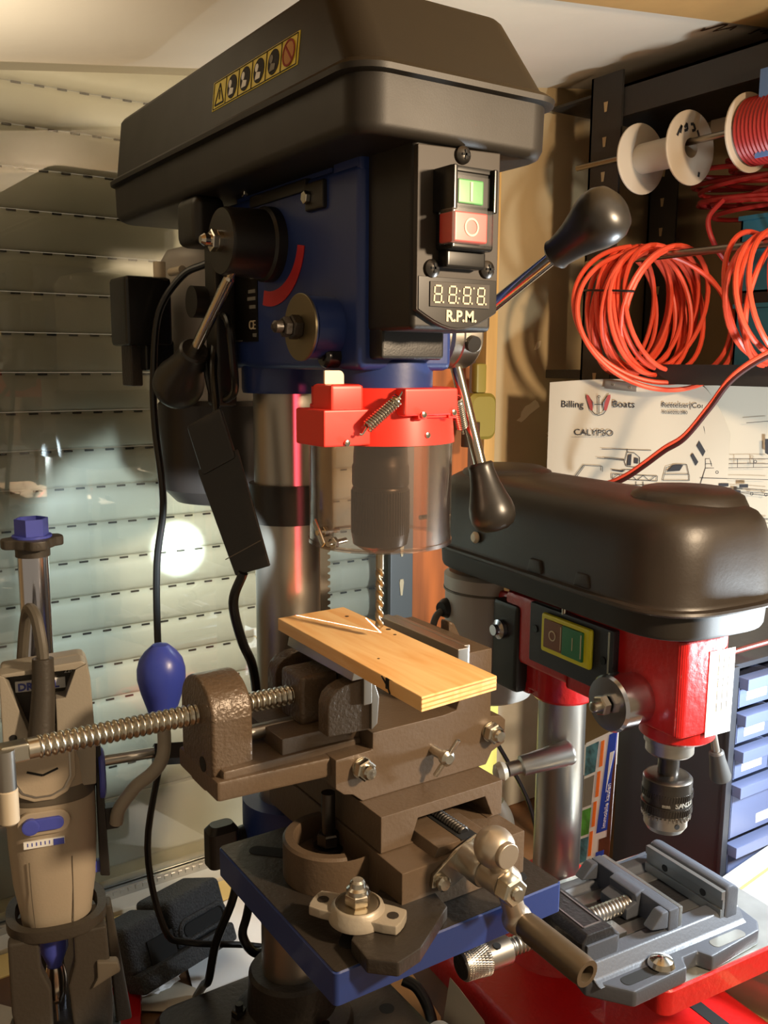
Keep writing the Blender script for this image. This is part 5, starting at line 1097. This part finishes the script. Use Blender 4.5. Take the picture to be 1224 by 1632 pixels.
# plastic boxes on the bench
TB = Matrix.Translation((.505, -.228, 0)) @ Matrix.Rotation(R(8), 4, 'Z')
bx = thing('plastic_box', (.505, -.228, 0), 'flat clear plastic box with white lid behind the red table', 'box')
bm = B(); box(bm, (-.085, -.06, .0), (.11, .07, .104), .004, T=TB); obj('tub', bm, 'clear_box', bx, wn=False)
bm = B(); box(bm, (-.080, -.055, .004), (.105, .065, .07), .003, T=TB); obj('contents', bm, 'paper', bx)
bm = B(); box(bm, (-.089, -.064, .104), (.114, .074, .120), .005, 3, T=TB); li = obj('lid', bm, 'box_white', bx)
bm = B(); strip(bm, [(-.052, -.05), (-.052, .045), (.09, .045), (.09, -.05), (-.052, -.05)], TB @ V((0, 0, .1203)), TB.to_3x3() @ X, TB.to_3x3() @ Y, Z, .004, .0003); obj('orange_line', bm, 'box_orange', li, wn=False)
bm = B(); prism(bm, [(.0, .0), (.085, -.012), (.105, .012), (.010, .026)], (.545, -.255, .1210), X, Z, (0, .12, 0), .003); bm.transform(Matrix.Translation((.548, -.287, .146)) @ Matrix.Rotation(R(-24), 4, 'X') @ Matrix.Translation((-.545, .2, -.12))); tag(obj('white_case', bm, 'box_white'), 'white plastic case tilted on the box lid at the right edge', 'box')
oz = thing('organizer_tray', (.475, -.262, 0), 'low clear plastic organizer tray beneath the red table edge', 'tray')
bm = B(); box(bm, (.430, -.335, .006), (.60, -.300, .040), .003); obj('tub', bm, 'clear_box', oz, wn=False)
bm = B(); box(bm, (.428, -.337, .040), (.602, -.298, .046), .002); obj('lid', bm, 'clear_box', oz, wn=False)
bm = B(); box(bm, (-.008, -.16, 0), (.008, .10, .018), .001, T=Matrix.Translation((.424, -.300, 0)) @ Matrix.Rotation(R(4), 4, 'Z')); tag(obj('wooden_strip', bm, 'pale_plank'), 'pale wooden strip on the bench beside the red base', 'strip')

# ================================================================== things on the bench at the left and behind
nz = thing('vacuum_nozzle', (-.05, .20, 0), 'dusty black rubber block with slots lying by the window sill', 'nozzle')
TN = Matrix.Translation((-.05, .205, .052)) @ Matrix.Rotation(R(17), 4, 'Z') @ Matrix.Rotation(R(-22), 4, 'X')
bm = B(); box(bm, (-.026, -.036, -.028), (.050, .036, .028), .007, 3, T=TN); box(bm, (-.085, -.034, -.030), (-.030, .034, .024), .007, 3, T=TN); box(bm, (-.085, -.045, -.048), (.048, -.01, -.026), .004, T=TN); nb = obj('rubber_body', bm, 'nozzle_black', nz)
bm = B(); prism(bm, rrect(-.014, .040, -.018, -.004, .0065), TN @ V((0, -.0363, 0)), TN.to_3x3() @ X, TN.to_3x3() @ Z, TN.to_3x3() @ V((0, -.0012, 0))); box(bm, (-.062, -.0365, -.026), (-.028, -.034, .0), T=TN); obj('slot', bm, 'dark_hole', nb)
bm = B(); fr2 = rrect(-.018, .044, -.022, .0, .010); o_ = TN @ V((0, -.0358, 0)); tube(bm, [o_ + TN.to_3x3() @ V((a, 0, b)) for a, b in fr2], .0035, 8, smooth=False, closed=True); obj('slot_rim', bm, 'nozzle_black', nb)
def page(nm, poly, z, m, label, rise=0):
    bm = B(); prism(bm, poly, (0, 0, z), X, Y, (0, 0, .0006)); 
    return tag(obj(nm, bm, m, wn=False), label, 'paper')
page('paper_sheet', [(-.062, .105), (.050, .095), (.095, .285), (.030, .275), (-.040, .20)], .0012, 'paper_white', 'white paper sheet on the bench left of the chrome pillar')
page('paper_sheet', [(-.16, .165), (-.065, .095), (-.052, .135), (-.10, .215)], .0030, 'paper', 'pinkish paper scrap in front of the black rubber block')
page('paper_sheet', [(-.33, .20), (-.235, .12), (-.22, .20), (-.29, .29)], .0012, 'paper', 'pale paper lying behind the rotary tool at the left edge')
cg_ = thing('crumpled_tissue', (-.088, .165, .004), 'small crumpled white tissue beside the black rubber block', 'tissue')
bm = B(); bmesh.ops.create_icosphere(bm, subdivisions=3, radius=1); rnd = random.Random(4)
for v in bm.verts: v.co = V((v.co.x * .027, v.co.y * .016, v.co.z * .008)) * (1 + .28 * math.sin(v.co.x * 7) * math.sin(v.co.y * 9 + 1)) + V((-.088, .160, .011))
obj('tissue', bm, 'paper_white', cg_)
bm = B(); prism(bm, [(-.165, .085), (-.135, .075), (-.105, .16), (-.135, .175)], (0, 0, .004), X, Y, (0, 0, .010), .003); tag(obj('red_blister', bm, 'red_film'), 'shiny dark red plastic packet beside the drill stand foot', 'packet')
# cardboard and papers between the two machine bases
bm = B(); prism(bm, [(.122, -.09), (.150, -.055), (.165, .02), (.125, .03)], (0, 0, .004), X, Y, (0, 0, .003)); tag(obj('cardboard', bm, 'card_tan'), 'tan cardboard piece on the bench between the two machine bases', 'cardboard')
wp = thing('crumpled_paper', (.135, -.085, .006), 'white curled paper between the blue table and the red base', 'paper')
bm = B(); g_ = []
for i in range(13):
    t = i / 12; row = []
    for j in range(9): s = j / 8; row.append(bm.verts.new(V((.118 + .030 * t, -.125 + .06 * s - .02 * t, .010 + .022 * math.sin(math.pi * t) * (1 - .4 * s)))))
    g_.append(row)
for i in range(12):
    for j in range(8): bm.faces.new([g_[i][j], g_[i + 1][j], g_[i + 1][j + 1], g_[i][j + 1]])
obj('curl', bm, 'paper_white', wp, ang=80, wn=False).modifiers.new('t', 'SOLIDIFY').thickness = .0005
fp_ = thing('folded_paper', (.15, -.11, .004), 'upright folded leaflet leaning on the red base edge', 'paper')
bm = B(); prism(bm, [(0, 0), (.062, 0), (.050, .026), (.018, .046), (.006, .052)], (.1440, -.066, .008), V((.30, -.95, 0)).normalized(), V((.12, .1, 1)).normalized(), (.0008, .0003, 0)); obj('page', bm, 'paper', fp_, wn=False)
bc = [(.128, -.015, .035), (.137, -.028, .030), (.139, -.045, .018), (.133, -.062, .010), (.124, -.068, .008)]
bm = B(); tube(bm, bc, .0062, 12); tag(obj('rubber_hose', bm, 'rubber', wn=False), 'short black rubber hose curving over the tan cardboard', 'hose')
# behind the red press
yc_ = thing('tape_reel', (.42, .20, .12), 'pale yellow and black round canister behind the red pillar', 'canister')
bm = B(); box(bm, (.36, .235, 0), (.47, .275, .265), .004); obj('yellow_shell', bm, 'yellow_card', yc_)
bm = B(); lathe(bm, [(.045, 0), (.047, .003), (.047, .03), (.04, .034)], (.405, .236, .255), -Y, 40); obj('black_disc', bm, 'black_gloss', yc_)
bm = B(); tube(bm, [(.41, .20, .262), (.425, .18, .268), (.40, .17, .272), (.37, .18, .268), (.37, .2, .262), (.40, .205, .262)], .005); obj('coiled_cord', bm, 'cable_black', yc_, wn=False)
bm = B(); box(bm, (.35, .28, 0), (.60, .32, .24), .003); tag(obj('backing_board', bm, 'frame_white'), 'greyish white board standing behind the red pillar', 'board')
cord('black_cable', [(.29, .14, .285), (.35, .14, .24), (.40, .14, .17), (.43, .12, .10), (.44, .10, .02)], .0030, 'cable_black', 'thin black cord arching behind the cross vise to the red pillar')
cord('black_cable', [(.27, .12, .18), (.315, .13, .175), (.35, .12, .15), (.365, .11, .12)], .006, 'cable_black', 'thick dark cord ending in a grey plug behind the cross vise')
bm = B(); tube(bm, [(.363, .112, .125), (.372, .108, .10), (.376, .106, .06), (.374, .106, .03)], lambda t: .011 + .004 * math.sin(math.pi * t), 14); tag(obj('power_plug', bm, 'tool_dark', wn=False), 'grey moulded power plug behind the red pillar', 'plug')
gj = thing('glass_jar', (.31, .16, 0), 'small clear glass jar behind the cross vise', 'jar')
bm = B(); lathe(bm, [(.026, 0), (.030, .003), (.030, .13), (.024, .145), (.024, .155), (.022, .155), (.022, .145), (.028, .13), (.028, .006), (0, .006)], (.31, .17, 0), Z, 32); obj('glass', bm, 'clear_box', gj, wn=False)
ol_ = thing('handle_grip', (.47, .22, .50), 'olive-yellow plastic clamp hanging on the wooden frame behind the guard', 'clamp')
bm = B(); loft(bm, [[(x, .345, z) for x, z in rrect(.475, .528, .585, .655, .014)], [(x, .330, z) for x, z in rrect(.475, .528, .585, .655, .014)], [(x, .325, z) for x, z in rrect(.480, .523, .590, .650, .012)]]); box(bm, (.49, .33, .655), (.51, .345, .70), .004); obj('jaw_pad', bm, 'olive', ol_)
bm = B(); cyl(bm, (.480, .33, .575), (.480, .33, .612), .014, n=20); obj('knob', bm, 'dark_wood', ol_)
